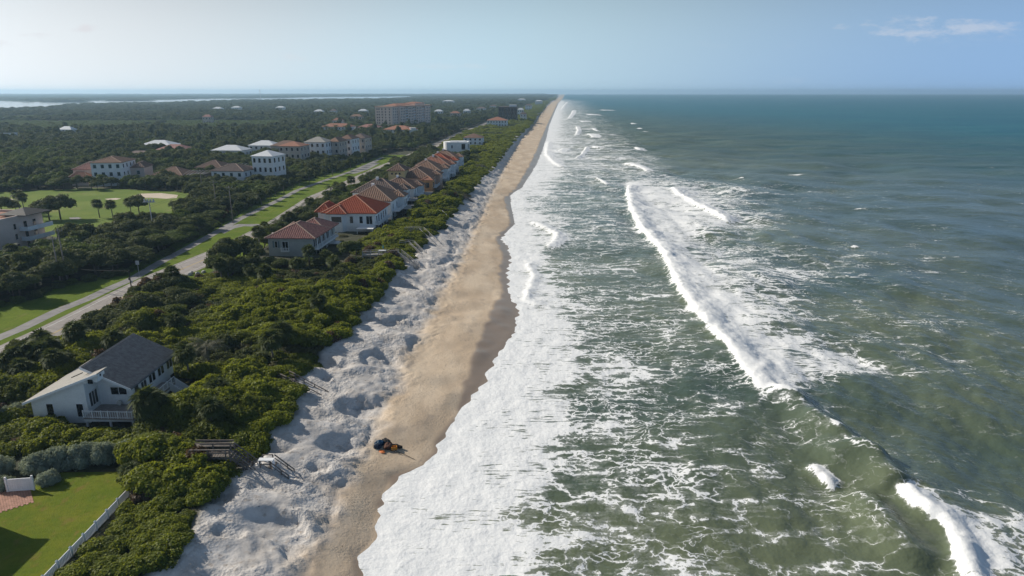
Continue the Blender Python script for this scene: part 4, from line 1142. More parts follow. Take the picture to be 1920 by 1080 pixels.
# ---- grey house with faded tile roof ------------------------------------------------------
RT = -3.0
b = Bld('tile_roof_house', 'grey stucco house under faded pink tiled hip roofs with seaward gallery', -63.6, 198.5, RT)
b.box('wall', 'grey', -6.6, 6.4, -7.0, 6.5, -.5, 5.4)
b.box('gallery', 'trim', 6.402, 7.9, -6.6, 13.0, 1.9, 2.3)
b.hip(-6.6, 6.9, -7.0, 7.0, 5.5, 3.3, .7, 'roof_pink', run=6.0)
b.box('wall', 'grey', -3.5, 6.0, 6.502, 15.5, -.5, 5.0)
b.hip(-3.5, 6.6, 4.5, 16.0, 5.3, 2.9, .6, 'roof_pink')
b.hip(-7.5, -3.52, 9.0, 13.5, 5.0, 1.6, .4, 'roof_pink', True, 'mortar')
b.box('wall', 'white', -7.3, -3.52, 9.2, 13.3, -.5, 4.79)
b.win('S', -7.0, -1.6, 1.75, 1.7, 2.6, 'trim', mull=2, name='french_door')
bl = b.box('balcony', 'trim', -2.75, -.45, -7.9, -7.002, 1.45, 1.65); b.rail([(-2.7, -7.05), (-2.7, -7.85), (-.5, -7.85), (-.5, -7.05)], 1.65, .95, 'trim', .2, 'railing', bl)
b.win('S', -7.0, -4.3, 2.6, .7, 1.8, 'trim'); b.box('shutter', 'shutter', -5.3, -4.8, -7.08, -7.002, 2.55, 4.45); b.box('shutter', 'shutter', -3.8, -3.3, -7.08, -7.002, 2.55, 4.45)
for y in np.arange(-5.6, 6.4, 1.7): b.win('E', 6.4, float(y), 2.6, 1.35, 2.3, 'trim')
for y in (-5.2, -3.0, -.8, 1.4, 3.6): b.win('E', 6.4, y, -.2, 1.5, 1.7, 'dark')
b.rail([(7.8, -6.5), (7.8, 12.9)], 2.3, .95, 'trim', .5, 'railing')
for y in (-6.4, -2.6, 1.2, 5.0): b.part(MB().box(7.55, 7.79, y - .12, y + .12, 2.302, 5.28), 'post', 'trim')
b.win('E', 6.0, 9.3, 2.5, 1.6, 2.2, 'trim', mull=2); b.win('E', 6.0, 12.5, 2.6, 1.2, 1.8, 'trim')
b.box('awning', 'trim', 6.2, 9.6, 7.5, 11.5, .5, .75)
b.clear(9.5, 13.0, 0, 3.5)

# ---- white house with bright red roof ------------------------------------------------------
b = Bld('tile_roof_house', 'white stucco house with bright red tiled roof and a white patio cover', -54.7, 238.0, RT)
b.box('wall', 'white', -9.0, 8.6, -10.0, 9.0, -.5, 6.3)
b.part(MB().prism([(-6.9, -9.9), (-6.0, -11.6), (-2.2, -11.6), (-1.2, -9.9)], -.5, 6.28), 'bay', 'white')
b.hip(-9.0, 8.8, -10.0, 9.2, 6.4, 4.7, .7, 'roof_red', cap='mortar_red')
b.hip(-7.0, -1.0, -11.6, -3.5, 6.38, 2.3, .5, 'roof_red', cap='mortar_red')
b.hip(-12.8, -8.2, -6.0, 4.0, 6.0, 2.6, .5, 'roof_red', cap='mortar_red'); b.box('wall', 'white', -12.4, -9.002, -5.6, 3.6, -.5, 5.79)
b.win('S', -11.6, -4.1, 3.4, 3.4, 1.9, 'trim')
b.win('S', -10.0, 0.6, 2.9, 1.1, 2.3, 'trim'); b.win('S', -10.0, 3.9, 2.9, 1.1, 2.3, 'trim')
b.win('S', -10.0, 6.7, 2.6, 2.0, 2.7, 'trim', mull=2, name='sliding_door')
b.win('W', -9.0, -8.4, 3.2, .9, 2.0, 'trim')
b.balcony(8.6, 10.2, -9.9, 9.0, 2.5)
for y in (-7.5, -4.5, -1.0, 2.4, 5.8): b.win('E', 8.6, y, 2.7, 1.3, 2.3, 'trim')
for y in (-7.0, -3.5, 0.2, 4.0): b.win('E', 8.6, y, -.2, 2.0, 2.0, 'dark')
pc = b.part(MB().solid([(3.4, -14.8, 1.9), (9.0, -14.8, 1.9), (9.0, -10.01, 2.1), (3.4, -10.01, 2.1)], .15), 'patio_cover', 'trim')
for x in (3.6, 8.8): b.part(MB().box(x - .08, x + .08, -14.7, -14.54, -.5, 1.73), 'post', 'trim', pc)
b.hip(-11.5, -9.02, -9.5, -6.8, 2.6, .9, .3, 'roof_terra', False, 'mortar_red'); b.box('wall', 'white', -11.4, -9.002, -9.4, -6.9, -.5, 2.39)
b.clear(12.5, 13.5, 0, -1.0)

# ---- the row of beach houses beyond --------------------------------------------------------
def row_house(label, xe, yf, w, d, wall, roof, eave=7.0, rise=4.6, screen=True, extra=None, cap='mortar'):
    """xe, yf: front corner on the sea side."""
    b = Bld('tile_roof_house', label, xe - w / 2 + .6, yf, RT, group='tile roofed houses in a row along the beach')
    h = w / 2
    b.box('wall', wall, -h, h, .5, d, -.5, eave - .1)
    b.hip(-h, h, .5, d, eave, rise, .6, roof, cap=cap, step=.8)
    n = max(2, int(d / 5.2))
    for i in range(n):
        y = .5 + (i + .5) * (d - .5) / n
        b.win('E', h, y, 3.2, 1.5, 2.2, 'trim', mull=2); b.win('E', h, y, -.1, 1.8, 1.9, 'dark')
    for u in (-.25 * w, .15 * w): b.win('S', .5, u, 3.2, 1.2, 1.7, 'trim')
    b.balcony(h + .002, h + 2.6, 2.0, d * .55, 2.9)
    if screen:
        sc = b.box('screen_porch', 'screen', h + .01, h + 5.5, d * .45, d - .5, -.4, 2.45)
        fr = MB()
        for y in np.arange(d * .45, d - .4, 2.0): fr.box(h + 5.5, h + 5.6, y - .05, y + .05, -.4, 2.5)
        fr.box(h + .02, h + 5.62, d * .45 - .06, d - .44, 2.47, 2.58)
        for x in np.arange(h + .5, h + 5.5, 1.8): fr.box(x - .05, x + .05, d * .45 - .1, d * .45 - .02, -.4, 2.46)
        b.part(fr, 'screen_frame', 'greywood', sc)
    b.clear(h + 5.0, d / 2 + 1.5, 1.5, d / 2)
    bx = 2.4 if d > 17.2 else 1.8
    b.box('bay', wall, h + .004, h + bx, d * .62, d * .93, -.5, eave - .12); b.hip(h - 3.0, h + bx, d * .60, d * .95, eave + .04, rise * .42, .5, roof, cap=cap, step=.8)
    for f_ in (.70, .84): b.win('E', h + bx, d * f_, 3.4, 1.4, 2.2, 'trim', mull=2)
    b.box('chimney', wall, -1.2, -.2, d * .45, d * .45 + 1.0, eave + rise * .5, eave + rise + .7)
    if extra: extra(b, h, d)
    return b
row_house('white beach house with sandy tiled hip roof, first behind the bright red roof', -45.6, 250.5, 16, 19.5, 'white', 'roof_tan')
row_house('white beach house with grey brown tiled roof, second behind the bright red roof', -46.4, 271.8, 18.5, 16.5, 'white', 'roof_grey')
row_house('white beach house with brown tiled hip roof just before the yellow house', -42.6, 290.0, 15.5, 16.5, 'white', 'roof_brown', 6.2, 4.0)
def yellow_bits(b, h, d):
    b.box('wall', 'yellow', -h - 4, -h + 3.5, -2.0, 9.0, -.5, 10.9); b.hip(-h - 4, -h + 3.5, -2.0, 9.0, 11.0, 2.6, .5, 'roof_brown', step=.9)
    b.wins('S', -2.0, (-h - 2.2, -h - .4, -h + 1.4), 9.2, .8, .8, fm='yellow')
    b.box('tower', 'orange', h - 3.5, h + 1.2, -1.2, 5.0, -.5, 6.6); b.hip(h - 3.5, h + 1.2, -1.2, 5.0, 6.7, 1.4, .4, 'roof_terra', False, 'mortar_red')
    b.win('S', -1.2, h - 1.2, 3.2, 1.6, 2.2, 'dark'); b.win('E', h + 1.2, 2.0, 3.2, 1.8, 2.2, 'dark')
row_house('ochre yellow and orange beach house with brown roofs and square tower', -38.6, 316.0, 15, 24, 'pink', 'roof_brown', 7.4, 3.8, False, yellow_bits)
row_house('white beach house with orange brown tiled roof just beyond the orange tower', -37.6, 349.6, 16, 20.5, 'white', 'roof_tan', 7.0, 4.5, False)
row_house('white beach house with red brown tiled roof, third from the far end of the row', -35.0, 373.0, 18, 16, 'white', 'roof_terra', 7.2, 4.5, False)
row_house('white beach house with dark red tiled roof, second from the far end of the row', -35.6, 392.0, 16, 18, 'white', 'roof_red', 7.2, 4.6, False, cap='mortar_red')
row_house('white beach house with pale brown roof at the far end of the row', -34.2, 415.0, 17, 18, 'white', 'roof_tan', 7.2, 4.4, False)

# ---- beyond the row ------------------------------------------------------------------------
b = Bld('modern_house', 'white flat roofed modern villa with curved wall beyond the tile roofed row', -42.5, 524.0, RT)
b.part(MB().prism([(-5 + 4.6 * math.cos(a), 1.0 + 7.5 * math.sin(a)) for a in np.linspace(math.pi * .5, math.pi * 1.5, 13)] + [(9.5, -6.5), (9.5, 8.5)], -.5, 9.5), 'wall', 'white')
b.part(MB().prism([(-3 + 2.6 * math.cos(a), 1.0 + 4.5 * math.sin(a)) for a in np.linspace(math.pi * .5, math.pi * 1.5, 9)] + [(7.5, -3.5), (7.5, 6.5)], 9.502, 9.9), 'roof', 'metalroof')
b.part(MB().box(2.0, 2.5, -6.75, -6.35, -.5, 10.2), 'pier', 'white')
b.win('S', -6.5, -2.2, 5.0, .7, 2.2, 'dark'); b.win('S', -6.5, 6.4, 4.2, 2.6, 4.0, 'dark', mull=2); b.win('E', 9.5, -2.5, 4.2, 2.6, 4.0, 'dark', mull=2); b.win('E', 9.5, 4.0, 4.2, 2.6, 3.0, 'dark')
b.clear(13, 12); clear_rect(-42, 500, 13, 16)

def plain_house(name, label, x, y, w, d, h, wall, roof, rise, rot=RT, flr=2, flat=False, clear=3.0, cat='house', group=None, fm='trim', gm='glass', tiles=False, nw=None, front=True, over=.5):
    b = Bld(name, label, x, y, rot, cat=cat, group=group)
    b.box('wall', wall, -w / 2, w / 2, 0, d, -.5, h)
    if flat:
        rf = b.box('roof', roof, -w / 2 + .3, w / 2 - .3, .3, d - .3, h + .002, h + .25)
        b.part(MB().box(-w / 2 - .1, w / 2 + .1, -.1, .298, h + .003, h + .7).box(w / 2 - .298, w / 2 + .1, .3, d + .1, h + .003, h + .7), 'parapet', wall)
    else: b.hip(-w / 2, w / 2, 0, d, h + .1, rise, over, roof, tiles, None if not tiles else 'mortar', step=.9)
    fh = h / flr; n = nw or max(2, int(w / 3.6)); m = max(2, int(d / 4.2))
    for f in range(flr):
        z = f * fh + fh * .3
        if front:
            for i in range(n): b.win('S', 0, -w / 2 + (i + .5) * w / n, z, min(1.5, w / n * .45), fh * .48, fm, gm)
        for i in range(m): b.win('E', w / 2, (i + .5) * d / m, z, min(1.5, d / m * .45), fh * .48, fm, gm)
    b.clear(w / 2 + clear, d / 2 + clear, 0, d / 2)
    return b
plain_house('beach_house', 'white house with brown hip roof right behind the white modern villa', -35.0, 618, 17, 16, 6.2, 'white', 'roof_brown', 3.4)
clear_rect(-33, 600, 10, 14)
b = plain_house('beach_house', 'large white beach villa with terracotta roof in front of the dark tower', -20.5, 940, 27, 24, 8.5, 'white', 'roof_terra', 4.2, tiles=False)
b = Bld('apartment_tower', 'dark brown apartment tower with white roof house standing near the beach', -6.5, 1105, RT, cat='tower')
b.box('wall', 'browntower', -15, 14, 0, 30, -.5, 23)
for f in range(7):
    b.part(MB().box(-15.4, 14.4, -.8, -.002, 2.6 + f * 3.0, 3.5 + f * 3.0), 'balcony', 'dark' if f % 2 else 'browntower')
    for i in range(6): b.win('S', 0, -12.5 + i * 4.8, .6 + f * 3.0, 2.2, 1.7, 'browntower')
    for i in range(5): b.win('E', 14, 3 + i * 6, .6 + f * 3.0, 2.2, 1.7, 'browntower')
b.box('roof_house', 'white', 2, 13, 4, 14, 23.002, 26); b.clear(20, 22, 0, 15)

M['peach'] = mat_plain('peach stucco', (0.76, 0.57, 0.47), 0.8, 0.05, 0.2)
# condo ---------------------------------------------------------------------------------------
b = Bld('condominium', 'long salmon beige eight storey condominium with red roof line and stacked balconies', -159.5, 868, -21, cat='apartment block')
b.box('wall', 'peach', -12, 12, 0, 100, -.5, 27.5)
for k, (y0, y1, pr_) in enumerate(((16, 30, 2.4), (36, 50, 2.4), (58, 74, 2.4), (82, 97, 2.4))): b.box('bay', 'peach', 12.002, 12 + pr_, y0, y1, -.5, 27.2)
b.part(MB().box(-12.6, 12.6, -.6, 30, 27.502, 28.4).box(-12.6, 15.2, 30.002, 100.6, 27.502, 28.8), 'cornice', 'pink')
b.hip(-9, 9, 18, 60, 28.85, 2.6, .5, 'roof_terra', False, None); b.box('wall', 'peach', -8.5, 8.5, 66, 92, 28.802, 31.0); b.hip(-8.5, 8.5, 66, 92, 31.05, 1.8, .4, 'roof_terra', False, None)
for f in range(8):
    z = .7 + f * 3.35
    for u in (-9.0, -6.2, -2.0, 3.0, 8.5): b.win('S', 0, u, z, 1.5, 1.6, 'peach')
    for y in (4, 8.5, 13): b.win('E', 12, y, z, 1.5, 1.7, 'peach')
    for y0 in (30.6, 50.8, 74.6): 
        b.win('E', 12, y0 + 2.6, z - .3, 4.2, 2.4, 'peach', mull=2)
        bb = b.box('balcony', 'peach', 12.002, 14.2, y0, y0 + 5.2, z - .75, z - .5); b.box('parapet', 'white', 14.05, 14.2, y0, y0 + 5.2, z - .498, z + .45, bb)
    for y in (19, 23, 27, 39, 43, 47, 61, 65.5, 70, 85, 89.5, 94): b.win('E', 14.4, y, z, 1.8, 1.8, 'peach')
b.clear(20, 55, 0, 50)
b = plain_house('villa', 'white villa with terracotta roof and round stair tower before the condominium', -116.5, 700, 30, 20, 9.0, 'white', 'roof_terra', 3.6, -14, 3)
b.part(MB().tube([(16.5, 3, -.5), (16.5, 3, 10.5)], 3.0, 14), 'turret', 'white'); b.part(MB().tube([(16.5, 3, 10.502), (16.5, 3, 11.0)], 3.4, 14), 'turret_cap', 'trim')
plain_house('villa', 'long white villa with red roof left of the condominium', -196, 775, 34, 16, 8.2, 'white', 'roof_terra', 3.4, -6, 2)
plain_house('villa', 'white villa with pink roof between the long villa and the condominium', -163, 786, 24, 16, 7.0, 'white', 'roof_pink', 3.2, -6, 2)

# inland row across the road -------------------------------------------------------------------
plain_house('tower_house', 'tall white three storey house with white hip roof across the road', -128.6, 353, 11.5, 13, 14.0, 'white', 'metalroof', 2.6, -10, 3, nw=4)
plain_house('house', 'low white house with grey brown hip roof left of the tall white house', -143.5, 344, 17, 15, 7.4, 'white', 'roof_grey', 3.0, -6, 2, tiles=True, gm='glassgreen')
plain_house('tower_house', 'tan three storey house with pinkish hip roof behind the tall white house', -141.5, 438, 14.5, 14, 12.6, 'tan', 'roof_terra', 2.6, -8, 3)
plain_house('tower_house', 'white three storey house with pale green roof beside the tan one', -132.0, 462, 15, 13, 13.4, 'white', 'shingle_pale_sunlit', 3.2, -8, 3)
plain_house('tower_house', 'beige three storey house with tiled roof, first of the stepped trio', -121.5, 470, 7.5, 15, 13.2, 'tan', 'roof_tan', 2.6, -8, 3)
plain_house('tower_house', 'white three storey house with brown roof, middle of the stepped trio', -117.5, 488, 9, 15, 13.8, 'white', 'roof_brown', 2.8, -8, 3)
plain_house('tower_house', 'cream three storey house with grey roof at the far end of the stepped trio', -113.0, 507, 11, 14, 13.2, 'tan', 'roof_grey', 3.0, -8, 3)
# golf side -------------------------------------------------------------------------------------
b = plain_house('villa', 'white three storey golf villa with brownish tiled roof and blue green windows', -204.0, 344, 14.5, 18, 11.6, 'white', 'roof_tan', 2.4, 8, 3, gm='glassgreen', nw=4, tiles=True)
b.box('wall', 'beige', -19.5, -7.26, 8, 22, -.5, 7.6); b.hip(-19.5, -7.9, 8, 22, 7.7, 3.2, .5, 'roof_pink', True, 'mortar', step=.9); b.win('S', 8, -16.5, 4.4, 1.3, 1.7)
b.hip(-19.0, -10.5, 2.5, 7.4, 4.6, 2.4, .4, 'roof_terra', True, 'mortar', step=.9); b.box('wall', 'beige', -18.6, -10.9, 2.9, 7.0, -.5, 4.39)
b.box('wall', 'beige', 7.27, 14, 10, 22, -.5, 8.0); b.hip(7.9, 14, 10, 22, 8.1, 2.4, .5, 'roof_brown', True, 'mortar', step=.9); b.win('S', 10, 11, 4.6, 1.5, 1.9, gm='glassgreen')
b.clear(17, 12, -4, 12)
def screen_house(label, x, y, w, d, roof, cage):
    b = Bld('house', label, x, y, -6)
    b.box('wall', 'tan', -w / 2, w / 2, 0, d, -.5, 4.4); b.hip(-w / 2, w / 2, 0, d, 4.5, 3.6, .6, roof, True, 'mortar', step=.9)
    cx = w / 2 + .02
    cg = b.box('pool_cage', 'screen', cx, cx + cage, 1, d - 1, -.4, 4.6)
    fr = MB()
    for i in range(6):
        xx = cx + cage * i / 5.0
        fr.bar((xx, .9, 4.65), (xx + .6, d / 2, 6.4), .14); fr.bar((xx + .6, d / 2, 6.4), (xx, d - 1, 4.65), .14); fr.bar((xx, .92, -.4), (xx, .92, 4.65), .12)
    b.part(fr, 'cage_frame', 'greywood', cg); b.win('S', 0, -w / 4, 1.2, 1.6, 1.7); b.win('S', 0, w / 5, 1.2, 1.6, 1.7)
    b.clear(w / 2 + cage + 1, d / 2 + 3, cage / 2, d / 2)
screen_house('low house with sandy hip roof and screened pool cage behind the golf hedge', -178, 352, 16, 14, 'roof_tan', 9)
screen_house('low house with brown roof and dark pool cage left of the grey brown hip roof', -172, 388, 15, 14, 'roof_brown', 11)
plain_house('house', 'low house with bright white metal roof among trees, nearer of the white pair', -199, 480, 22, 15, 6.5, 'white', 'metalroof', 3.2, -6, 1)
plain_house('house', 'house with white metal roof among trees, farther of the white pair', -186, 512, 20, 14, 7.5, 'white', 'metalroof', 3.2, -6, 2)
plain_house('house', 'house with brown tiled roof beside the farther white roof', -168, 508, 20, 14, 7.5, 'tan', 'roof_brown', 3.4, -6, 1)
plain_house('house', 'house with broad white roof rising behind the golf villa', -272, 524, 26, 18, 6.2, 'white', 'metalroof', 3.8, -4, 1)
plain_house('house', 'house with rusty red roof beside the broad white roof', -246, 496, 22, 15, 5.6, 'tan', 'roof_pink', 3.4, -4, 1)
plain_house('house', 'house with grey roof just behind the golf villa', -250, 455, 22, 15, 4.6, 'white', 'roof_grey', 3.2, -4, 1)
# apartment block at the left edge ---------------------------------------------------------------
b = Bld('apartment_building', 'beige four storey apartment building with flat roof and white balconies by the golf course', -160.5, 186, -6, cat='apartment building')
b.box('wall', 'beige', -22, 11, 0, 25, -.5, 9.6)
b.part(MB().box(-22.2, 11.2, -.2, .3, 9.602, 10.6).box(10.7, 11.2, .302, 25.2, 9.602, 10.4).box(-22.2, 10.69, 24.7, 25.2, 9.602, 10.4), 'parapet', 'beige')
b.box('roof', 'roof_terra', -21.7, 10.68, .31, 24.6, 9.603, 9.8); b.box('roof_box', 'white', -8, 4, 4, 9, 9.802, 10.9)
b.hip(-20, -6, -1.5, 6, 10.7, 1.8, .3, 'roof_red', False, 'mortar_red')
b.box('wall', 'beige', -20.2, -6.2, -1.2, -.202, -.5, 10.5)
b.hip(5, 13.5, 16, 25.5, 10.45, 1.6, .4, 'dark', False, None)
for f, z in enumerate((.4, 3.5, 6.5)):
    b.win('E', 11, 4.5, z, 1.8, 1.7, 'beige'); b.win('E', 11, 14.0, z, .9, 1.6, 'beige'); b.win('E', 11, 18.0, z, 1.2, 1.8, 'beige'); b.win('E', 11, 21.5, z, 1.2, 1.8, 'beige')
    bb = b.box('balcony', 'white', 11.002, 13.8, 15.5, 25.5, z - .75, z - .5); b.part(MB().box(13.65, 13.8, 15.5, 25.5, z - .498, z + .5).box(11.1, 13.64, 15.5, 15.65, z - .498, z + .5), 'parapet', 'white', bb)
b.clear(21, 14, -3, 12); clear_rect(-146, 199, 7, 16)

# scattered far houses ------------------------------------------------------------------------
FARH = [((9, 256), 20, 6.5, 'white', 'metalroof', 'flat white building at the left edge beyond the golf trees'), ((122, 247), 22, 6.0, 'white', 'metalroof', 'white roofed house alone in the woods left of the golf villa'),
        ((407, 208), 30, 9, 'white', 'metalroof', 'white roofed house in the far woods, left of three'), ((442, 206), 32, 9, 'white', 'metalroof', 'white roofed house in the far woods, middle of three'),
        ((525, 206), 30, 9, 'white', 'metalroof', 'white roofed house in the far woods, right of three'), ((388, 226), 20, 9, 'tan', 'roof_pink', 'pinkish roofed house in the woods before the bright scrub'),
        ((840, 194), 60, 12, 'white', 'metalroof', 'long white building in the woods right of the condominium'), ((822, 214), 24, 9, 'white', 'metalroof', 'white roofed house close to the right end of the condominium'),
        ((875, 214), 20, 10, 'white', 'metalroof', 'small white house in the woods before the dark tower'), ((853, 218), 26, 9, 'tan', 'roof_terra', 'house with terracotta roof in the woods between condominium and dark tower'),
        ((902, 209), 30, 10, 'white', 'roof_grey', 'white house with grey roof left of the dark tower'), ((925, 205), 26, 11, 'white', 'roof_grey', 'pale house behind the dark tower on the left'),
        ((976, 213), 18, 11, 'white', 'metalroof', 'white beach house right beside the dark tower'), ((981, 220), 16, 9, 'white', 'roof_grey', 'low white beach house before the dark tower on the sea side'),
        ((991, 203), 26, 11, 'white', 'roof_grey', 'white beach house with grey roof beyond the dark tower'), ((1010, 194), 40, 12, 'white', 'metalroof', 'far white beach house on the coast strip'),
        ((978, 190), 50, 12, 'white', 'metalroof', 'pale building in the far coast woods'), ((680, 213), 26, 9, 'white', 'metalroof', 'white house in the woods above the left villa'),
        ((668, 225), 26, 9, 'tan', 'roof_tan', 'tan roofed house in the woods behind the left villa'), ((597, 214), 26, 9, 'white', 'metalroof', 'white house left of the far white one above the villas'),
        ((625, 213), 20, 9, 'white', 'roof_grey', 'small pale house between two white ones above the villas'), ((633, 232), 20, 8, 'white', 'roof_terra', 'white house with terracotta roof behind the long white villa')]
for (px, py), w, h, wall, roof, lab in FARH:
    h += 1.2; w *= .66
    x, y = un(px, py, 9.0)
    plain_house('house', lab, x, y, w, w * .6, h, wall, roof, 3.2, -4, 2 if h > 7 else 1, flat=(px == 9), clear=4)
b = Bld('neighbour_house', 'tall white house just beyond the lawn with grey roof', -67.5, 58.0, 0)
b.box('wall', 'white', -7, 7, -8, 8, -.5, 7.0); b.hip(-7, 7, -8, 8, 7.0, 3.2, .5, 'roof_grey', False, None); b.wins('E', 7, (-4, 0, 4), 3.6, 1.2, 1.6); b.clear(10, 11)
#@@PART4
# ------------------------------------------------------------------ planting
def jgrid(x0, x1, y0, y1, sp, seed, jit=.42):
    r = np.random.default_rng(seed)
    xs = np.arange(x0, x1, sp); ys = np.arange(y0, y1, sp)
    X, Y = np.meshgrid(xs, ys); X = X + ((np.arange(len(ys)) % 2) * sp / 2)[:, None]
    X = X + r.uniform(-jit, jit, X.shape) * sp; Y = Y + r.uniform(-jit, jit, Y.shape) * sp
    return X.ravel(), Y.ravel()

STUFF = {}       # prototype key -> list of (x, y, z, rot, sx, sy, sz)
def stuff(key, *row): STUFF.setdefault(key, []).append(row)

clear_rect(-52.5, 64.5, 7.0, 7.2)                                      # the lawn
clear_rect(*un(400, 838, 5), 2.6, 1.6); clear_rect(*un(455, 868, 4.5), 2.8, 1.3)   # bottom walkover
clear_rect(*un(570, 725, 4.0), 2.8, 1.3)
for q in [(764, 486), (806, 446), (785, 471), (836, 410)]: clear_rect(*un(*q, 4.5), 2.6, 1.2)
clear_rect(-54, 187.5, 16, 5)
clear_rect(-57.5, 75.8, 8.0, 3.6)

# dune thicket from the lawn to the tile roofed houses and on along the coast
shr = []
X, Y = jgrid(-125, 60, 52, 330, 2.15, 11)
xv = XVEG(Y); xr = ROADL(Y) + ROADW
east = np.where(Y < 185, np.where(Y < 70, -43.9, np.where(Y < 76, -44.4, xr + 1.2)), np.where(Y < 262, -48.0 + (Y - 185) * .05, -40.0 + (Y - 262) * .08))
ok = (X < xv - .9 + 1.2 * (vnoise(Y / 4, X * 0, 501) - .5)) & (X > east) & ~blocked(X, Y, .8)
ok &= ~((X < -77) & (Y > 168) & (Y < 190)) & ~((X - xr < 4.0) & (Y > 150) & (Y < 196))
for x, y in zip(X[ok], Y[ok]): shr.append((x, y))
shr.sort(key=lambda q: q[0] ** 2 + (q[1]) ** 2)
DZ = lambda x, y: float(land_z(np.array([x]), np.array([y]))[0])
def zone(x, y):
    d = float(XVEG(y)) - x; w = d / max(1.0, float(XVEG(y)) - float(ROADL(y)) - ROADW)
    row = 'on the sand edge' if d < 2.6 else ('second row from the sand' if d < 5 else ('in mid thicket' if w < .4 else ('behind mid thicket' if w < .65 else 'on the landward side')))
    if y < 61: where = 'by the near end of the fence'
    elif y < 66: where = 'by the middle of the white fence'
    elif y < 71: where = 'by the far half of the fence'
    elif y < 76: where = 'at the far corner of the lawn'
    elif y < 86: where = 'by the bottom walkover steps'
    elif y < 97: where = 'level with the house deck'
    elif y < 108: where = 'level with the charcoal roof'
    elif y < 122: where = 'just beyond the charcoal roof'
    elif y < 140: where = 'beyond the greyish palm'
    elif y < 160: where = 'midway to the grey tiled house'
    else: where = 'just before the grey tiled house'
    return row + ' ' + where
nshr = 0
for x, y in shr:
    d = float(XVEG(y)) - x
    hn = float(fbm(np.array([x / 9]), np.array([y / 9]), 511, 3)[0])
    sp = float(fbm(np.array([x / 14 + 50]), np.array([y / 14]), 515, 2)[0]) + rng.normal() * .07
    key = 'seagrape' if sp > .47 or d < 3.5 or y < 78 else 'thicket'
    if y > 100 and sp < .34: key = 'oakbush' if sp < .30 else 'olive'
    if rng.random() < .045: key = 'rusty'
    if 95 < y < 124 and d < 9 and sp < .55: key = 'olive' if sp > .46 or sp < .36 else 'thicket'
    s = 1.55 + 1.0 * rng.random() ** 1.3 + .5 * (hn - .4)
    hgt = 2.0 * (0.78 + .3 * rng.random() + 1.2 * max(0, hn - .25)) * (0.78 + .22 * min(1, d / 5)) * (.8 if key == 'olive' else 1)
    lift = (5.0 * max(0, hn - .34) * min(1, d / 6)) if y > 76 else .7 * min(1, d / 4)
    if x < -60 and 100 < y < 172 and x - float(ROADL(y)) - ROADW < 14: lift += 1.7 * float(sstep(122, 136, y) * (1 - sstep(150, 172, y)))
    if x < -44 and y > 140: k = float(sstep(138, 176, y)); lift *= 1 - k; hgt *= 1 - .45 * k
    if 185 < y < 262: lift *= .5
    if y < 71: k = 1 - float(sstep(66, 71, y)); lift *= 1 - k; hgt = hgt * (1 - k) + k * (1.15 + .35 * rng.random()); s = s * (1 - .25 * k)
    z = DZ(x, y) + lift - .15
    rot = rng.random() * 6.283
    if key != 'rusty': stuff('thicket' if key == 'seagrape' else key, x + .9 * (rng.random() - .5), y + 1.1 * (rng.random() - .5) + .8, z - .1, rot + 2, s * 1.15, s * 1.15, hgt * .82)
    if nshr < 290:
        me = PROTO[key][int(rng.integers(len(PROTO[key])))]
        nm = {'seagrape': 'sea_grape_shrub', 'thicket': 'dune_shrub', 'oakbush': 'dune_shrub', 'olive': 'scrub_bush', 'rusty': 'dry_bush'}[key]
        lab = ('tall ' if hgt > 2.4 else ('low ' if hgt < 1.7 else 'medium ')) + {'seagrape': 'bright sea grape', 'thicket': 'deep green shrub', 'oakbush': 'dull green shrub', 'olive': 'wispy olive bush', 'rusty': 'rust brown half dry bush'}[key] + ' ' + zone(x, y)
        o = link(nm, me, None, (x, y, z), (0, 0, rot), (s, s * (.85 + .3 * rng.random()), hgt))
        tag(o, lab, 'shrub', 'shrubs of the dune thicket'); nshr += 1
        if lift > .8: stuff('thicket' if key != 'seagrape' else 'seagrape', x + .2, y + .2, DZ(x, y) - .2, rot, s * .95, s * .95, lift + .4)
    else:
        stuff(key, x, y, z, rot, s, s, hgt)
        if lift > .8: stuff(key, x, y, DZ(x, y) - .2, rot + 1, s * .95, s * .95, lift + .4)
# far coast strip
for y0, y1, sp in ((330, 620, 3.4), (620, 1300, 6.0), (1300, 3200, 13.0), (3200, 7200, 34.0)):
    X, Y = jgrid(-60, 420, y0, y1, sp, 21 + int(y0))
    ok = (X < XVEG(Y) - sp * .3) & (X > np.where(Y < 490, -31.0, ROADL(Y) + ROADW + 2)) & ~blocked(X, Y, .5)
    for x, y in zip(X[ok], Y[ok]):
        hn = float(vnoise(np.array([x / 14]), np.array([y / 22]), 521)[0]); d = float(XVEG(y)) - x
        key = 'seagrape' if hn > .45 or d < 12 else ('thicket' if rng.random() < .6 else 'oakbush')
        s = sp * (.72 + .3 * rng.random())
        stuff(key, x, y, 3.8, rng.random() * 6.28, s, s, (1.6 + 3.2 * hn) * (.8 + .4 * rng.random()) * min(1, .5 + d / 18))
# seaward gardens in front of the row, grass tufts on the dune edge
for _ in range(70):
    y = 92 + 200 * rng.random(); x = float(XVEG(y)) - 1.0 - 1.6 * rng.random()
    if not blocked([x], [y])[0]: stuff('olive', x, y, DZ(x, y) - .1, rng.random() * 6.3, .9 + .5 * rng.random(), .9, .8 + .4 * rng.random())

for i in range(46):                                          # low planting round the two nearest tiled houses
    x = -72 + 30 * rng.random(); y = 186 + 52 * rng.random()
    bb = blocked([x], [y], -2.2)[0]
    if -71.5 < x < -54.5 and 190 < y < 214.5 or -65 < x < -43.5 and 222 < y < 250: continue
    if x < float(ROADL(y)) + ROADW + 2: continue
    s = 1.0 + .7 * rng.random(); stuff('scrub' if rng.random() < .6 else 'olive', x, y, ZL - .1, rng.random() * 6.3, s, s, .7 + .7 * rng.random())
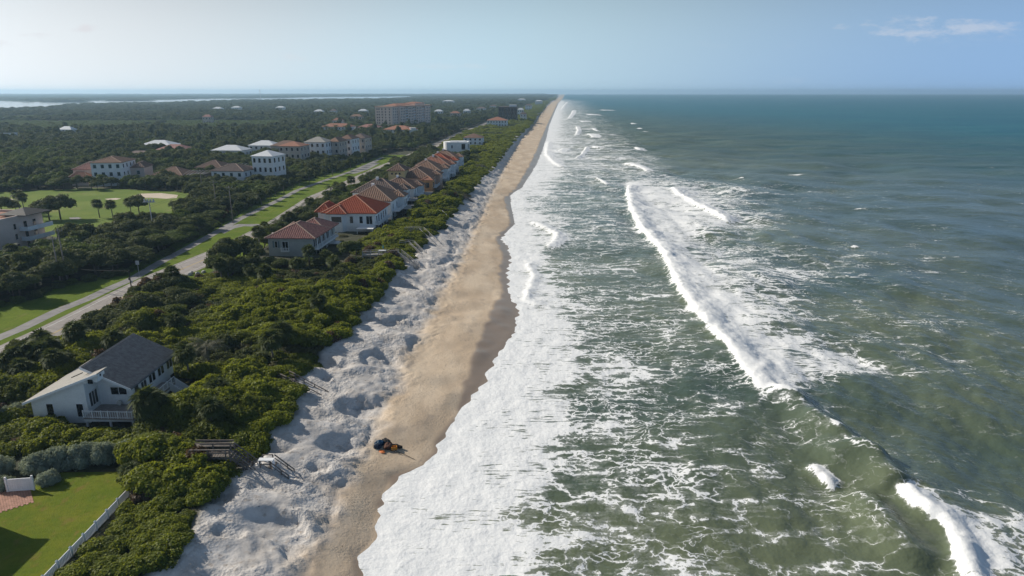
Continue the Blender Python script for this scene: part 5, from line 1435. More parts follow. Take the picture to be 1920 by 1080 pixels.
# silver shrubs round the gate and the lawn, each placed by hand
SILV = [(75, 872, 2.0, 3.0), (112, 862, 2.1, 3.2), (152, 856, 2.2, 3.3), (194, 852, 2.0, 3.1), (232, 846, 1.8, 2.8), (90, 893, 1.5, 2.0), (262, 840, 1.6, 2.3), (2, 878, 1.7, 3.0), (8, 903, 1.2, 1.9), (30, 775, 1.8, 2.8), (8, 782, 1.8, 2.8)]
SLAB = ['silver grey shrub right beside the white gate panel, tallest of the near hedge', 'second silver shrub from the white gate panel in the near hedge', 'broad silver shrub in the middle of the near hedge above the lawn',
        'silver shrub of the near hedge below the house deck', 'silver shrub at the sea grape end of the near hedge', 'low silver shrub spilling down to the lawn by the gate', 'last silver shrub of the near hedge, half behind the sea grape',
        'silver shrub cut by the picture edge left of the gate', 'low silver shrub at the picture edge beside the brick path', 'silver shrub left of the charcoal roofed house', 'silver shrub at the picture edge left of the charcoal roofed house']
for (px, py, s, h), lab in zip(SILV, SLAB):
    x, y = un(px, py, 5.0)
    tag(link('silver_shrub', PROTO['silver'][int(rng.integers(3))], None, (x, y, ZL - .1), (0, 0, rng.random() * 6.3), (s, s, h)), lab, 'shrub')
# shrubs filling the garden left of the house and under the wing
for px, py, s, h in [(25, 800, 2.2, 2.1), (70, 815, 2.2, 1.9), (118, 822, 2.0, 1.6), (20, 835, 2.0, 1.6), (60, 790, 1.6, 1.8), (150, 818, 1.6, 1.3), (175, 825, 1.5, 1.2), (215, 815, 1.5, 1.5), (-20, 800, 2.2, 2.2), (240, 808, 1.6, 1.7)]:
    x, y = un(px, py, 5.0)
    tag(link('dune_shrub', PROTO['thicket' if px > 120 else 'seagrape'][int(rng.integers(5))], None, (x, y, ZL - .1), (0, 0, rng.random() * 6.3), (s, s, h)),
        'leafy garden shrub below the front wall of the charcoal roofed house', 'shrub', 'garden shrubs before the charcoal roofed house')

# palms ----------------------------------------------------------------------------------------
def palm_px(px, py, kind, h, label, z=ZL, near=False, group=None): put_palm(*un(px, py, z), kind, h, label, group, near, z)
palm_px(47, 402, 'cabbage', 6.6, 'tall cabbage palm on the fairway, right of the leaning pair')
palm_px(38, 397, 'cabbage', 6.8, 'tall cabbage palm on the fairway, left of the leaning pair')
palm_px(187, 408, 'cabbage', 5.2, 'round headed cabbage palm on the fairway, left of the two small ones')
palm_px(212, 409, 'cabbage', 5.0, 'round headed cabbage palm on the fairway, right of the two small ones')
palm_px(247, 404, 'cabbage', 5.0, 'cabbage palm beside the dark tree on the fairway edge')
palm_px(659, 360, 'cabbage', 5.6, 'slim palm standing alone on the verge before the brown roofs')
palm_px(694, 352, 'coconut', 7.0, 'tall feathery palm between road and brown roofs', near=True)
palm_px(682, 356, 'coconut', 5.6, 'shorter feathery palm left of the tall one by the brown roofs', near=True)
palm_px(706, 356, 'coconut', 5.0, 'low feathery palm right of the tall one by the brown roofs', near=True)
palm_px(392, 690, 'grey', 4.0, 'greyish drooping palm standing in the thicket behind the charcoal roof', near=True)
palm_px(283, 808, 'cabbage', 4.6, 'bushy cabbage palm in front of the house deck', near=True)
palm_px(300, 800, 'cabbage', 3.8, 'smaller cabbage palm leaning beside the bushy one at the deck', near=True)
palm_px(247, 905, 'cabbage', 1.7, 'young fan palm at the corner of the lawn', near=True)
for i, (px, py, h) in enumerate([(38, 715, 4.2), (62, 708, 4.8), (84, 712, 4.4), (104, 702, 4.6), (20, 722, 4.0), (118, 716, 3.8), (52, 728, 3.6)]):
    palm_px(px, py, 'cabbage', h, 'brownish cabbage palm in the clump left of the charcoal roof', near=True, group='cabbage palms left of the charcoal roof')
for i, (px, py, h) in enumerate([(520, 440, 4.2), (543, 432, 4.6), (560, 424, 4.8), (578, 420, 4.0), (500, 447, 3.8), (595, 414, 4.6)]):
    palm_px(px, py, 'cabbage' if i % 3 else 'coconut', h, 'small palm in the row between road and grey tile roofed house', near=True, group='palms behind the grey house')
for i, (px, py, h) in enumerate([(455, 520, 3.8), (480, 515, 4.0), (430, 525, 3.4), (470, 530, 3.2)]):
    palm_px(px, py, 'cabbage', h, 'cabbage palm in the dark trees left of the grey tile roofed house', near=True, group='palms left of the grey house')
for i, (px, py, h) in enumerate([(30, 500, 4.8), (55, 510, 4.4), (80, 515, 4.6), (15, 525, 4.8), (95, 508, 4.2), (70, 530, 4.0), (42, 540, 4.4)]):
    palm_px(px, py, 'cabbage', h, 'cabbage palm in the dark trees below the beige apartment building', near=True, group='palms below the apartment building')
for i, (px, py) in enumerate([(978, 105 + 160), (968, 263)]): palm_px(px - 133, py, 'cabbage', 8, 'palm between road and white modern villa', group='palms by the white modern villa')

# trees west of the road -------------------------------------------------------------------------
def put_tree(x, y, key, s, sz, label, group, name='tree'):
    tr, cr = TREES[key][int(rng.integers(len(TREES[key])))]
    o = empty(name, (x, y, ZL), rng.random() * 6.28, label, 'tree', group); o.scale = (s, s, sz)
    link('trunk', tr, o); link('crown', cr, o)
G_in = lambda X, Y: in_poly(X, Y, GOLF)
HAND = [(30, 396, .6, .45, 'oak'), (93, 413, 1.2, 1.25, 'oak'), (114, 412, 1.35, 1.3, 'oak'), (80, 413, .9, 1.05, 'oak'), (5, 404, 1.25, 1.0, 'oak'), (262, 406, 1.0, 1.15, 'oak'),
        (120, 356, .85, .95, 'oak'), (146, 355, .85, .95, 'oak'), (183, 357, .85, .75, 'oak'), (172, 354, .9, .9, 'oak'), (357, 378, .85, 1.1, 'oak'),
        (640, 372, .8, 1.0, 'oak'), (628, 378, .8, .7, 'green'), (600, 390, .8, .6, 'green'), (575, 405, .8, .6, 'green'), (560, 432, .85, .75, 'green'), (578, 428, .95, .85, 'green'), (590, 424, .9, .85, 'green'),
        (655, 486, .9, .78, 'green'), (668, 482, .8, .72, 'green'), (420, 506, 1.0, 1.1, 'oak'), (438, 500, 1.0, 1.15, 'oak'), (460, 496, 1.0, 1.1, 'oak'), (482, 500, .8, .9, 'oak'), (412, 520, .9, .95, 'green'), (440, 522, .9, .8, 'oak'), (465, 515, .8, .75, 'green'), (505, 505, .7, .55, 'green'), (530, 507, .7, .5, 'green'), (560, 508, .7, .5, 'green'), (600, 505, .7, .45, 'green')]
HL = {0: 'low spreading tree on the fairway by the tall palms', 1: 'big round tree on the fairway, left half of the dark cluster', 2: 'big round tree on the fairway, right half of the dark cluster', 3: 'smaller tree at the left of the dark fairway cluster',
      4: 'dark tree at the picture edge on the fairway', 5: 'dark round tree on the fairway edge beside the road thicket', 6: 'round tree at the back of the fairway, left of the golf villa pair', 7: 'round tree at the back of the fairway, right of the golf villa pair',
      8: 'low round tree before the golf villa', 9: 'round bushy tree just left of the golf villa front', 10: 'dark tree at the right tip of the fairway', 11: 'dark tree on the verge beside the slim lone palm',
      18: 'greyish tree standing seaward of the grey tile roofed house', 19: 'greyish tree right beside the white patio cover'}
for i, (px, py, s, sz, key) in enumerate(HAND):
    x, y = un(px, py, 4)
    put_tree(x, y, key, s, sz, HL.get(i, 'leafy tree in the planting between road and tile roofed houses' if i < 18 else 'dark tree in the clump left of the grey tile roofed house'), None if i in HL else ('trees behind the tile roofed houses' if i < 18 else 'trees left of the grey house'))

for i, y in enumerate(np.arange(196, 312, 3.4)):
    x = float(ROADL(y)) + ROADW + 2.6 + 2.5 * rng.random()
    if blocked([x], [y], -.5)[0]: continue
    if i % 4 == 1: put_palm(x, y, 'cabbage' if i % 8 == 1 else 'coconut', 4 + 2 * rng.random(), 'palm in the roadside planting behind the tiled roof row', 'roadside palms behind the tiled roof row')
    else: put_tree(x, y, 'green' if i % 3 else 'bright', .52 + .22 * rng.random(), .5 + .32 * rng.random(), 'leafy small tree in the roadside planting behind the tiled roof row', 'roadside trees behind the tiled roof row')
for k in range(34):
    y = 84 + 92 * rng.random(); x = float(XVEG(y)) - 4 - (float(XVEG(y)) - float(ROADL(y)) - ROADW - 8) * rng.random()
    if blocked([x], [y], .5)[0] or k % 4 == 3: continue
    put_palm(x, y, 'cabbage', 3.0 + 1.2 * rng.random(), 'fan palm poking out ' + zone(x, y), 'fan palms in the dune thicket', True, DZ(x, y) + .3 + 1.2 * rng.random())
for i, y in enumerate(np.arange(262, 470, 11.5)):
    x = float(PATHC(y)) - 3.2 - 1.2 * rng.random()
    if i % 3 == 2: put_palm(x, y, 'cabbage', 4.6 + rng.random(), 'verge palm throwing its shadow across the cycle path', 'verge palms along the cycle path')
    else: put_tree(x, y, 'green', .50 + .12 * rng.random(), .66 + .2 * rng.random(), 'small verge tree ' + ['opposite the bright red roof', 'opposite the sandy and grey brown roofs', 'opposite the yellow house', 'opposite the far roofs of the row', 'near the far end of the verge'][min(4, int((y - 262) / 42))] + ' by the cycle path', 'verge trees along the cycle path')
cand = []
X, Y = jgrid(-440, 20, 92, 560, 5.0, 31)
lx = TREEX(Y) - 1.8
gx, gy = X - 1.2 * 0, Y - 6.5                         # trees just before the fairway would cover it
ok = (X < lx) & (X > -.80 * Y - 40) & ~blocked(X, Y, 2.0) & ~G_in(X, Y) & ~G_in(X, Y + 9) & ~G_in(X + 2, Y)
ok &= ~((Y < 118) & (X > -96))
open_ = fbm(X / 30, Y / 30, 531, 2)
for x, y, q in zip(X[ok], Y[ok], open_[ok]):
    if y > 340 and q < .22: continue
    cand.append((math.hypot(x, y), x, y))
# between the road and the row, and the far side of the road beyond the row
X, Y = jgrid(-75, -20, 262, 520, 4.6, 33)
ok = (X > ROADL(Y) + ROADW + 1.5) & (X < np.where(Y < 440, -55.5 + (Y - 262) * .045, -30)) & ~blocked(X, Y, 1.0)
for x, y in zip(X[ok], Y[ok]): cand.append((math.hypot(x, y), x, y))
cand.sort()
for i, (d, x, y) in enumerate(cand):
    q = float(fbm(np.array([x / 26]), np.array([y / 26]), 541, 3)[0])
    key = 'oak' if q > .50 else ('green' if q > .40 else 'bright')
    near = y < 300
    s = .80 + .50 * rng.random() ** 1.5; sz = (.66 + .48 * rng.random()) * (.92 if near else 1.0) * (.75 + .5 * q)
    dl = float(TREEX(y)) - x
    if dl < 9 and x < -60 and y < 520: sz *= .8
    if x < -205 and y > 345: sz *= 1.25
    if -175 < x < -100 and 318 < y < 530: sz *= .82
    if i < 290:
        side = 'at the path edge ' if dl < 8 else ''
        if x > -75 and y > 260: where = 'between the road and the tiled roof row'
        elif y < 150: where = 'in the wood left of the near road'
        elif y < 185: where = 'below the beige apartment building'
        elif y < 215: where = 'between apartment building and cycle path'
        elif y < 240: where = 'before the fairway, near the white topped pole'
        elif y < 275: where = 'before the right end of the fairway'
        elif y < 320: where = 'by the grassy patch along the path'
        elif x < -205: where = 'left of the golf villa'
        elif x < -155: where = 'around the low houses behind the hedge'
        elif y < 400: where = 'beside the tall white house'
        else: where = 'by the tan and white three storey houses'
        lab = ('broad ' if s > 1.02 else 'small ' if s < .88 else 'middling ') + {'oak': 'dark ', 'green': 'mid green ', 'bright': 'light green '}[key] + 'tree ' + side + where
        put_tree(x, y, key, s, sz, lab, 'trees west of the road')
    else: stuff('tree_' + key, x, y, ZL, rng.random() * 6.28, s, s, sz)
# rusty bushes and roadside shrubs at the foot of the western trees
for y in np.arange(120, 520, 3.0):
    x = float(TREEX(y)) - .6 + rng.normal() * .5
    if blocked([x], [y])[0]: continue
    s = 1.3 + .7 * rng.random(); stuff('oakbush' if rng.random() < .7 else 'scrub', x, y, ZL - .2, rng.random() * 6.3, s, s, s * (.9 + .4 * rng.random()))
for px, py in [(413, 408), (420, 400), (160, 470), (250, 455)]:
    x, y = un(px, py, 5); stuff('rusty', x, y, ZL, rng.random() * 6.3, 2.3, 2.3, 3.6)
# the trimmed hedge at the back of the fairway
hp = [un(232, 352, 4), un(285, 352, 4), un(334, 350, 4)]
hq = np.random.default_rng(9); hl = []
for a, c in zip(hp, hp[1:]):
    for f in np.linspace(0, 1, 7): hl.append((a[0] + (c[0] - a[0]) * f, a[1] + (c[1] - a[1]) * f, 1.6, 2.3 + hq.random() * .3, 1.9, 2.3))
tag(link('hedge', cloud_mesh('hedge', M['oak'], [leaf_cloud(hl, 6000, .26, 77)]), None, (0, 0, ZL)), 'long clipped dark hedge at the back of the fairway', 'hedge')

# far wood: one mass of canopy to the lagoon and the horizon
n_far = 0
for y0, y1, sp in ((560, 800, 6.5), (800, 1200, 9.5), (1200, 1900, 14.0), (1900, 3600, 22.0), (3600, 7000, 48.0), (7000, 12300, 85.0)):
    X, Y = jgrid(-.84 * y1 - 60, 520 if y0 > 1000 else 30, y0, y1, sp, 41 + int(y0))
    xr = np.minimum(ROADL(Y) - 3, XVEG(Y) - 6)
    if y0 >= 3000: xr = XVEG(Y) - 40
    ok = (X < xr) & (X > -.84 * Y - 60) & ~blocked(X, Y, 1.5) & ~in_poly(X, Y, LAG)
    X, Y = X[ok], Y[ok]
    scrub = sstep(.50, .56, fbm(X / 420 + 2, Y / 150, 551, 2)) * (Y > 820) * (X < -.33 * Y)
    gap = fbm(X / 60, Y / 45, 553, 3)
    kind = fbm(X / 90, Y / 60, 555, 3)
    for x, y, c, g, kq in zip(X, Y, scrub, gap, kind):
        if y < 2500 and g < .22 and c < .5: continue
        r = rng.random()
        if c > .5: stuff('scrub', x, y, ZL, r * 6.28, sp * .8, sp * .8, 2.8 + r); continue
        grow = max(1.0, sp / 6.0)
        s = (.70 + .65 * rng.random() ** 1.5) * grow; sz = (.58 + .68 * rng.random() ** 1.4) * (.75 + .5 * kq) * min(1.35, 1 + y / 9000)
        if rng.random() < .10 and y < 1900: stuff('palm', x, y, ZL, r * 6.28, 1.1, 1.1, 1.35)
        elif rng.random() < .012 and y < 2600: stuff('tree_oak', x, y, ZL, r * 6.28, .8, .8, 1.9)
        stuff('tree_oak' if kq > .47 else ('tree_green' if rng.random() < .75 else 'tree_bright'), x, y, ZL, r * 6.28, s, s, sz)
# island in the lagoon
for _ in range(120):
    x, y = un(96 + 58 * rng.random(), 187.0 + 4.2 * rng.random(), 4); stuff('tree_oak', x, y, ZL, rng.random() * 6.3, 9, 9, 1.8)
for _ in range(90):
    x, y = un(205 + 75 * rng.random(), 187.4 + 1.6 * rng.random(), 4); stuff('tree_oak', x, y, ZL, rng.random() * 6.3, 9, 9, 1.2)

def gn_scatter(name, key, meshes, rowsd, label):
    """One object: prototypes instanced on a cloud of points by geometry nodes."""
    cl = bpy.data.collections.new('prototypes_' + key)
    for me in meshes: cl.objects.link(bpy.data.objects.new('foliage_' + key, me))
    A = np.array(rowsd, np.float32)
    me = bpy.data.meshes.new(name); me.vertices.add(len(A)); me.vertices.foreach_set('co', np.ascontiguousarray(A[:, :3]).ravel())
    at = me.attributes.new('turn', 'FLOAT_VECTOR', 'POINT'); at.data.foreach_set('vector', np.stack([A[:, 3] * 0, A[:, 3] * 0, A[:, 3]], 1).ravel())
    at = me.attributes.new('size', 'FLOAT_VECTOR', 'POINT'); at.data.foreach_set('vector', np.ascontiguousarray(A[:, 4:7]).ravel())
    at = me.attributes.new('pick', 'INT', 'POINT'); at.data.foreach_set('value', np.random.default_rng(3).integers(0, len(meshes), len(A)).astype(np.int32))
    me.update()
    o = link(name, me)
    ng = bpy.data.node_groups.new(name, 'GeometryNodeTree')
    ng.interface.new_socket('Geometry', in_out='INPUT', socket_type='NodeSocketGeometry'); ng.interface.new_socket('Geometry', in_out='OUTPUT', socket_type='NodeSocketGeometry')
    gi = ng.nodes.new('NodeGroupInput'); go = ng.nodes.new('NodeGroupOutput')
    ci = ng.nodes.new('GeometryNodeCollectionInfo'); ci.inputs['Collection'].default_value = cl
    ci.inputs['Separate Children'].default_value = True; ci.inputs['Reset Children'].default_value = True
    ip = ng.nodes.new('GeometryNodeInstanceOnPoints'); ip.inputs['Pick Instance'].default_value = True
    def na(nm, ty):
        n = ng.nodes.new('GeometryNodeInputNamedAttribute'); n.data_type = ty; n.inputs['Name'].default_value = nm
        return next(s for s in n.outputs if s.name == 'Attribute' and s.enabled)
    er = ng.nodes.new('FunctionNodeEulerToRotation')
    ng.links.new(na('turn', 'FLOAT_VECTOR'), er.inputs[0])
    ng.links.new(gi.outputs[0], ip.inputs['Points']); ng.links.new(ci.outputs[0], ip.inputs['Instance'])
    ng.links.new(na('pick', 'INT'), ip.inputs['Instance Index']); ng.links.new(er.outputs[0], ip.inputs['Rotation']); ng.links.new(na('size', 'FLOAT_VECTOR'), ip.inputs['Scale'])
    ng.links.new(ip.outputs[0], go.inputs[0])
    md = o.modifiers.new('scatter', 'NODES'); md.node_group = ng
    tag(o, label, kind='stuff')

LABEL = {'seagrape': ('sea_grape_thicket', 'bright green sea grape thicket along the dune'), 'thicket': ('dune_thicket', 'dark green thicket filling the dune strip'), 'olive': ('dune_scrub', 'olive scrub and grass tufts on the dune edge'),
         'oakbush': ('roadside_undergrowth', 'dull green undergrowth along road and coast'), 'scrub': ('mangrove_scrub', 'bright scrub flats before the lagoon'), 'rusty': ('rusty_undergrowth', 'rust coloured bushes by the road'),
         'tree_oak': ('far_wood', 'dark canopy of the far wood'), 'tree_green': ('far_green_wood', 'green canopy in the far wood'), 'tree_bright': ('far_light_wood', 'lighter crowns in the far wood'), 'palm': ('far_palms', 'palm heads standing above the far wood')}
def joined(tr, cr):
    """Crown and trunk of a tree as one mesh with two materials, for the far mass."""
    bm = bmesh.new(); bm.from_mesh(cr); n = len(bm.faces); bm.from_mesh(tr); bm.faces.ensure_lookup_table()
    for f in bm.faces[n:]: f.material_index = 1
    me = bpy.data.meshes.new('tree'); bm.to_mesh(me); bm.free(); me.materials.append(cr.materials[0]); me.materials.append(tr.materials[0])
    return me
for key, rowsd in STUFF.items():
    nm, lab = LABEL[key]
    if key.startswith('tree_'): ms = [joined(*q) for q in TREES[key[5:]]]
    elif key == 'palm': ms = [joined(q[0], q[2]) for q in PALMS['cabbage'] + PALMS['coconut'][1:]]
    else: ms = PROTO[key]
    gn_scatter(nm, key, ms, rowsd, lab)
print('STUFF', {k: len(v) for k, v in STUFF.items()}, 'shrubs', nshr, 'cand', len(cand))
#@@PART5
# ------------------------------------------------------------------ beach walkovers
def walkover(label, deck_px, zd, foot_px, zf, width=1.5, mat='greywood', deck_len=None, treads=True):
    """deck_px: start and end of the level boardwalk; foot_px: lowest step on the sand."""
    (ax, ay), (bx, by) = un(*deck_px[0], zd), un(*deck_px[1], zd)
    fx, fy = un(*foot_px, zf)
    r = empty('beach_walkover', (bx, by, 0), 0, label, 'walkover')
    A, B, Fp = Vector((ax - bx, ay - by, zd)), Vector((0, 0, zd)), Vector((fx - bx, fy - by, zf))
    def lane(P, Q, nm):
        d = Vector((Q.x - P.x, Q.y - P.y, 0)).normalized(); n = Vector((-d.y, d.x, 0)) * width / 2
        return d, n
    d, n = lane(A, B, 'deck'); L = (B - A).length
    dk = MB()
    k = max(2, int(L / .32))
    for i in range(k):
        p = A + (B - A) * ((i + .5) / k); dk.bar(p - n, p + n, .27, .05)
    o = dk.build('deck_boards', M[mat], r); o['kind'] = 'stuff'
    for sg in (-1, 1):
        m = MB(); P, Q = A + n * sg, B + n * sg
        m.bar(P + Vector((0, 0, 1.0)), Q + Vector((0, 0, 1.0)), .16, .07).bar(P + Vector((0, 0, .5)), Q + Vector((0, 0, .5)), .06, .14).bar(P - Vector((0, 0, .2)), Q - Vector((0, 0, .2)), .06, .25)
        m.build('handrail', M[mat], r)
        for i in range(int(L / 2.2) + 2):
            f = min(1, i * 2.2 / L); p = P + (Q - P) * f; MB().bar(p + Vector((0, 0, -2.4)), p + Vector((0, 0, .97)), .13).build('post', M[mat], r)
    d, n = lane(B, Fp, 'stairs'); run = Vector((Fp.x, Fp.y, Fp.z - zd)); L = run.length
    ns = max(4, int(L / .42))
    tm = MB().bar(-n, n, .30, .06).mesh('tread', M[mat])
    for i in range(ns):
        p = B + run * ((i + .6) / ns); link('tread', tm, r, p)
    for sg in (-1, 1):
        P, Q = B + n * sg, Fp + n * sg
        MB().bar(P - Vector((0, 0, .1)), Q - Vector((0, 0, .1)), .07, .28).build('stringer', M[mat], r)
        MB().bar(P + Vector((0, 0, 1.0)), Q + Vector((0, 0, .9)), .15, .08).bar(P + Vector((0, 0, .5)), Q + Vector((0, 0, .45)), .06, .10).build('handrail', M[mat], r)
        for i in range(int(L / 2.0) + 1):
            p = P + (Q - P) * min(1, (i + 1) * 2.0 / L); MB().bar(p + Vector((0, 0, -1.6)), p + Vector((0, 0, .9)), .12).build('post', M[mat], r)
    return r
w = walkover('dark weathered wooden walkover with bench platform at the bottom sea grape thicket', [(362, 851), (436, 850)], 6.2, (484, 884), 3.6, 1.7, 'wood')
x0, y0 = un(362, 846, 6.2); x1, y1 = un(434, 846, 6.2)
bx, by = w.location.x, w.location.y
MB().box(x0 - bx, x1 - bx, 1.5, 1.6, 7.0, 7.25).box(x0 - bx, x1 - bx, .9, 1.45, 6.62, 6.70).build('bench', M['wood'], w)
walkover('detached lower flight of dark wooden rails on the sand below the bottom walkover', [(491, 872), (510, 871)], 4.3, (547, 897), 2.6, 1.5, 'wood')
lx, ly = un(500, 862, 5.3)
tag(MB().box(-1.0, .9, -.35, .35, 0, .09).box(-.95, -.85, -.3, .3, -1.2, -.002).box(.75, .85, -.3, .3, -1.2, -.002).build('landing_table', M['trim'], None, False, (lx, ly, 5.3)), 'white topped landing shelf shining above the lower walkover rails', 'shelf')
walkover('dark wooden beach stairs half sunk in sand, seaward of the charcoal roofed house', [(535, 709), (546, 714)], 5.0, (612, 748), 2.6, 1.6, 'wood')
walkover('long grey wooden walkover seaward of the grey tile roofed house', [(680, 477), (748, 475)], 5.9, (784, 503), 3.0, 1.7)
walkover('short grey wooden walkover with steep steps beyond the long one', [(752, 456), (772, 458)], 5.4, (800, 486), 2.8, 1.6)
walkover('grey wooden walkover with bench platform before the white patio cover', [(760, 431), (790, 432)], 5.9, (822, 462), 2.8, 1.8)
walkover('pale walkover with white hand rails below the sandy tiled roof', [(808, 400), (826, 400)], 5.9, (848, 421), 2.8, 1.5, 'trim')
walkover('dark timber walkover before the grey brown tiled roof', [(862, 369), (874, 369)], 5.5, (888, 380), 2.6, 2.0, 'wood')
walkover('small walkover at the foot of the orange tower', [(893, 312), (905, 311)], 6.2, (922, 322), 2.6, 2.0, 'wood')
# table and folded parasol on the long walkover
tx, ty = un(717, 474, 6.0)
t_ = empty('white_table', (tx, ty, 5.93), 0, 'white table with folded teal parasol on the long grey walkover', 'table')
MB().box(-1.1, 1.1, -.5, .5, .7, .8).build('table_top', M['trim'], t_)
for sx in (-1, 1): MB().box(sx * .9 - .05, sx * .9 + .05, -.4, .4, 0, .698).build('leg', M['trim'], t_)
M['teal'] = mat_plain('teal canvas', (0.05, 0.25, 0.28), 0.8, 0.1, 3)
MB().tube([(0.2, .6, 0), (0.2, .6, 1.2), (0.2, .6, 1.4), (0.2, .6, 2.3)], [.04, .05, .22, .04], 8).build('folded_parasol', M['teal'], t_)

# ------------------------------------------------------------------ white lawn fence and gate
fr_ = empty('white_fence', (-45.32, 55.0, ZL), 0, 'white picket panel fence along the lawn and the sea grape thicket', 'fence')
for i in range(8):
    y = i * 2.15
    MB().box(-.09, .09, y - .09, y + .09, -.2, 1.15).add([(-.12, y - .12, 1.152), (.12, y - .12, 1.152), (.12, y + .12, 1.152), (-.12, y + .12, 1.152), (0, y, 1.28)], [(0, 1, 4), (1, 2, 4), (2, 3, 4), (3, 0, 4), (3, 2, 1, 0)]).build('post', M['trim'], fr_)
    if i < 7:
        MB().box(-.04, .04, y + .092, y + 2.058, .92, 1.02).build('rail', M['trim'], fr_); MB().box(-.04, .04, y + .092, y + 2.058, .05, .15).build('rail', M['trim'], fr_)
        for j in range(9): MB().box(-.025, .025, y + .16 + j * .212, y + .30 + j * .212, .152, .918).build('picket', M['trim'], fr_)
gx, gy = un(40, 921, ZL)
g_ = empty('white_gate', (gx, gy, ZL), R(8), 'white vinyl gate panel between silver shrubs at the brick path', 'gate')
for k in (-1, 1): MB().box(k * 1.45 - .1, k * 1.45 + .1, -.1, .1, -.2, 2.0).build('post', M['trim'], g_)
MB().box(-1.34, 1.34, -.05, .05, 1.55, 1.72).build('rail', M['trim'], g_); MB().box(-1.34, 1.34, -.05, .05, .1, .3).build('rail', M['trim'], g_)
for j in range(10): MB().box(-1.33 + j * .267, -1.08 + j * .267, -.03, .03, .302, 1.548).build('board', M['trim'], g_)

# ------------------------------------------------------------------ poles, wires and signs by the road
M['pole'] = mat_plain('weathered utility pole', (0.23, 0.20, 0.17), 0.9, 0.2, 2.0)
M['concrete'] = mat_plain('concrete pole', (0.46, 0.45, 0.43), 0.85, 0.1, 1.0)
M['wire'] = mat_plain('black cable', (0.02, 0.02, 0.02), 0.6, 0.1, 1.0)
M['insul'] = mat_plain('grey porcelain', (0.45, 0.46, 0.47), 0.4, 0.1, 1.0)
def pole(px, py, h, label, mat='pole', arm=2.2, head=False):
    x, y = un(px, py, ZL)
    p = empty('utility_pole', (x, y, ZL), R(-4), label, 'utility pole', None)
    MB().tube([(0, 0, -.5), (0, 0, h)], [.19, .12], 8).build('shaft', M[mat], p, True)
    if arm:
        MB().box(-arm / 2, arm / 2, -.16, -.06, h - .75, h - .6).build('crossarm', M[mat], p)
        for k in (-.45, 0, .45): MB().tube([(k * arm, -.11, h - .598), (k * arm, -.11, h - .35)], [.07, .05], 6).build('insulator', M['insul'], p)
    if head:
        MB().box(-1.9, 1.9, -.5, -.3, h - .35, h - .1).box(-1.9, 1.9, .3, .5, h - .35, h - .1).build('crossarm', M['concrete'], p)
        for k in (-1.5, -.5, .5, 1.5): MB().tube([(k, 0, h - .3), (k, 0, h + .75)], [.3, .26], 8).build('transformer', M['insul'], p)
    return Vector((x, y, ZL + h))
P1 = pole(115, 537, 12.5, 'wooden utility pole with crossarm left of its taller neighbour')
P2 = pole(127, 531, 14.0, 'taller utility pole standing right behind the one with crossarm', arm=2.6)
P3 = pole(289, 442, 11.5, 'concrete pole carrying a white transformer rack before the fairway', 'concrete', 0, True)
P4 = pole(437, 418, 13.5, 'tall wooden utility pole beside the grassy patch and cycle path')
P5 = pole(407, 398, 12.5, 'wooden utility pole with wide crossarm left of the tall one', arm=3.2)
P6 = pole(381, 370, 12.5, 'distant utility pole with crossarm at the fairway tip', arm=2.8)
px_, py_ = un(246, 537, ZL)
P7 = Vector((px_, py_, ZL + 3.9))
p = empty('bollard_post', (px_, py_, ZL), 0, 'short dark post with a meter box standing on the near road edge', 'post')
MB().tube([(0, 0, -.4), (0, 0, 4.0)], [.14, .12], 8).build('shaft', M['dark'], p); MB().box(-.2, .2, -.36, -.14, 1.7, 2.2).build('box', M['dark'], p); MB().box(.2, .5, -.12, .12, .9, 1.5).build('meter_box', M['insul'], p)
sx, sy = un(261, 515, ZL)
p = empty('road_sign', (sx, sy, ZL), 0, 'small grey road sign on a thin post beside the cycle path', 'sign')
MB().tube([(0, 0, -.3), (0, 0, 3.3)], .06, 6).build('post', M['insul'], p); MB().box(-.45, .45, -.06, -.03, 2.7, 3.75).build('panel', M['insul'], p)
def wire(a, b, sag, label, r=.035):
    a, b = Vector(a), Vector(b); pts = []
    for i in range(13):
        f = i / 12; q = a.lerp(b, f); q.z -= sag * 4 * f * (1 - f); pts.append(q)
    c = pts[0].copy(); m = MB().tube([q - c for q in pts], r, 5)
    tag(m.build('overhead_wire', M['wire'], None, False, c), label, 'wire')
wl0 = Vector((*un(-160, 470, 10), 10)); wl1 = Vector((*un(-160, 498, 10), 9.5)); wl2 = Vector((*un(-120, 520, 9), 9))
wire(wl0, P7, 1.2, 'upper sagging cable running left from the short dark post', .05)
wire(wl1, P1 + Vector((3, 0, -9.5)), 1.0, 'middle sagging cable reaching the foot of the near utility poles', .05)
wire(wl2, P7 + Vector((-14, -1, -2.4)), .8, 'lowest cable sagging over the near roadside grass', .05)
for k, lb in ((-1.0, 'left'), (1.0, 'outer')):
    wire(P2 + Vector((k, 0, -.4)), P5 + Vector((k, 0, -.4)), 1.6, f'long thin line from the near utility poles to the far ones, {lb} strand', .022)
    wire(P5 + Vector((k, 0, -.4)), P6 + Vector((k, 0, -.4)), 1.2, f'thin line between the two crossarm poles at the fairway tip, {lb} strand', .022)
ax, ay = un(489, 190, ZL)
a_ = empty('radio_mast', (ax, ay, ZL), 0, 'thin lattice radio mast rising above the horizon of the far wood', 'mast')
hm = 56.0
for sg in range(3):
    an = sg * 2.094; MB().tube([(2.2 * math.cos(an), 2.2 * math.sin(an), 0), (1.2 * math.cos(an), 1.2 * math.sin(an), hm)], .32, 5).build('leg', M['insul'], a_)
br = MB()
for i in range(11):
    z0 = i * hm / 11; r0 = 2.2 - i / 11
    for sg in range(3):
        a0, a1 = sg * 2.094, (sg + 1) * 2.094; br.bar((r0 * math.cos(a0), r0 * math.sin(a0), z0), (r0 * math.cos(a1), r0 * math.sin(a1), z0 + hm / 11), .2)
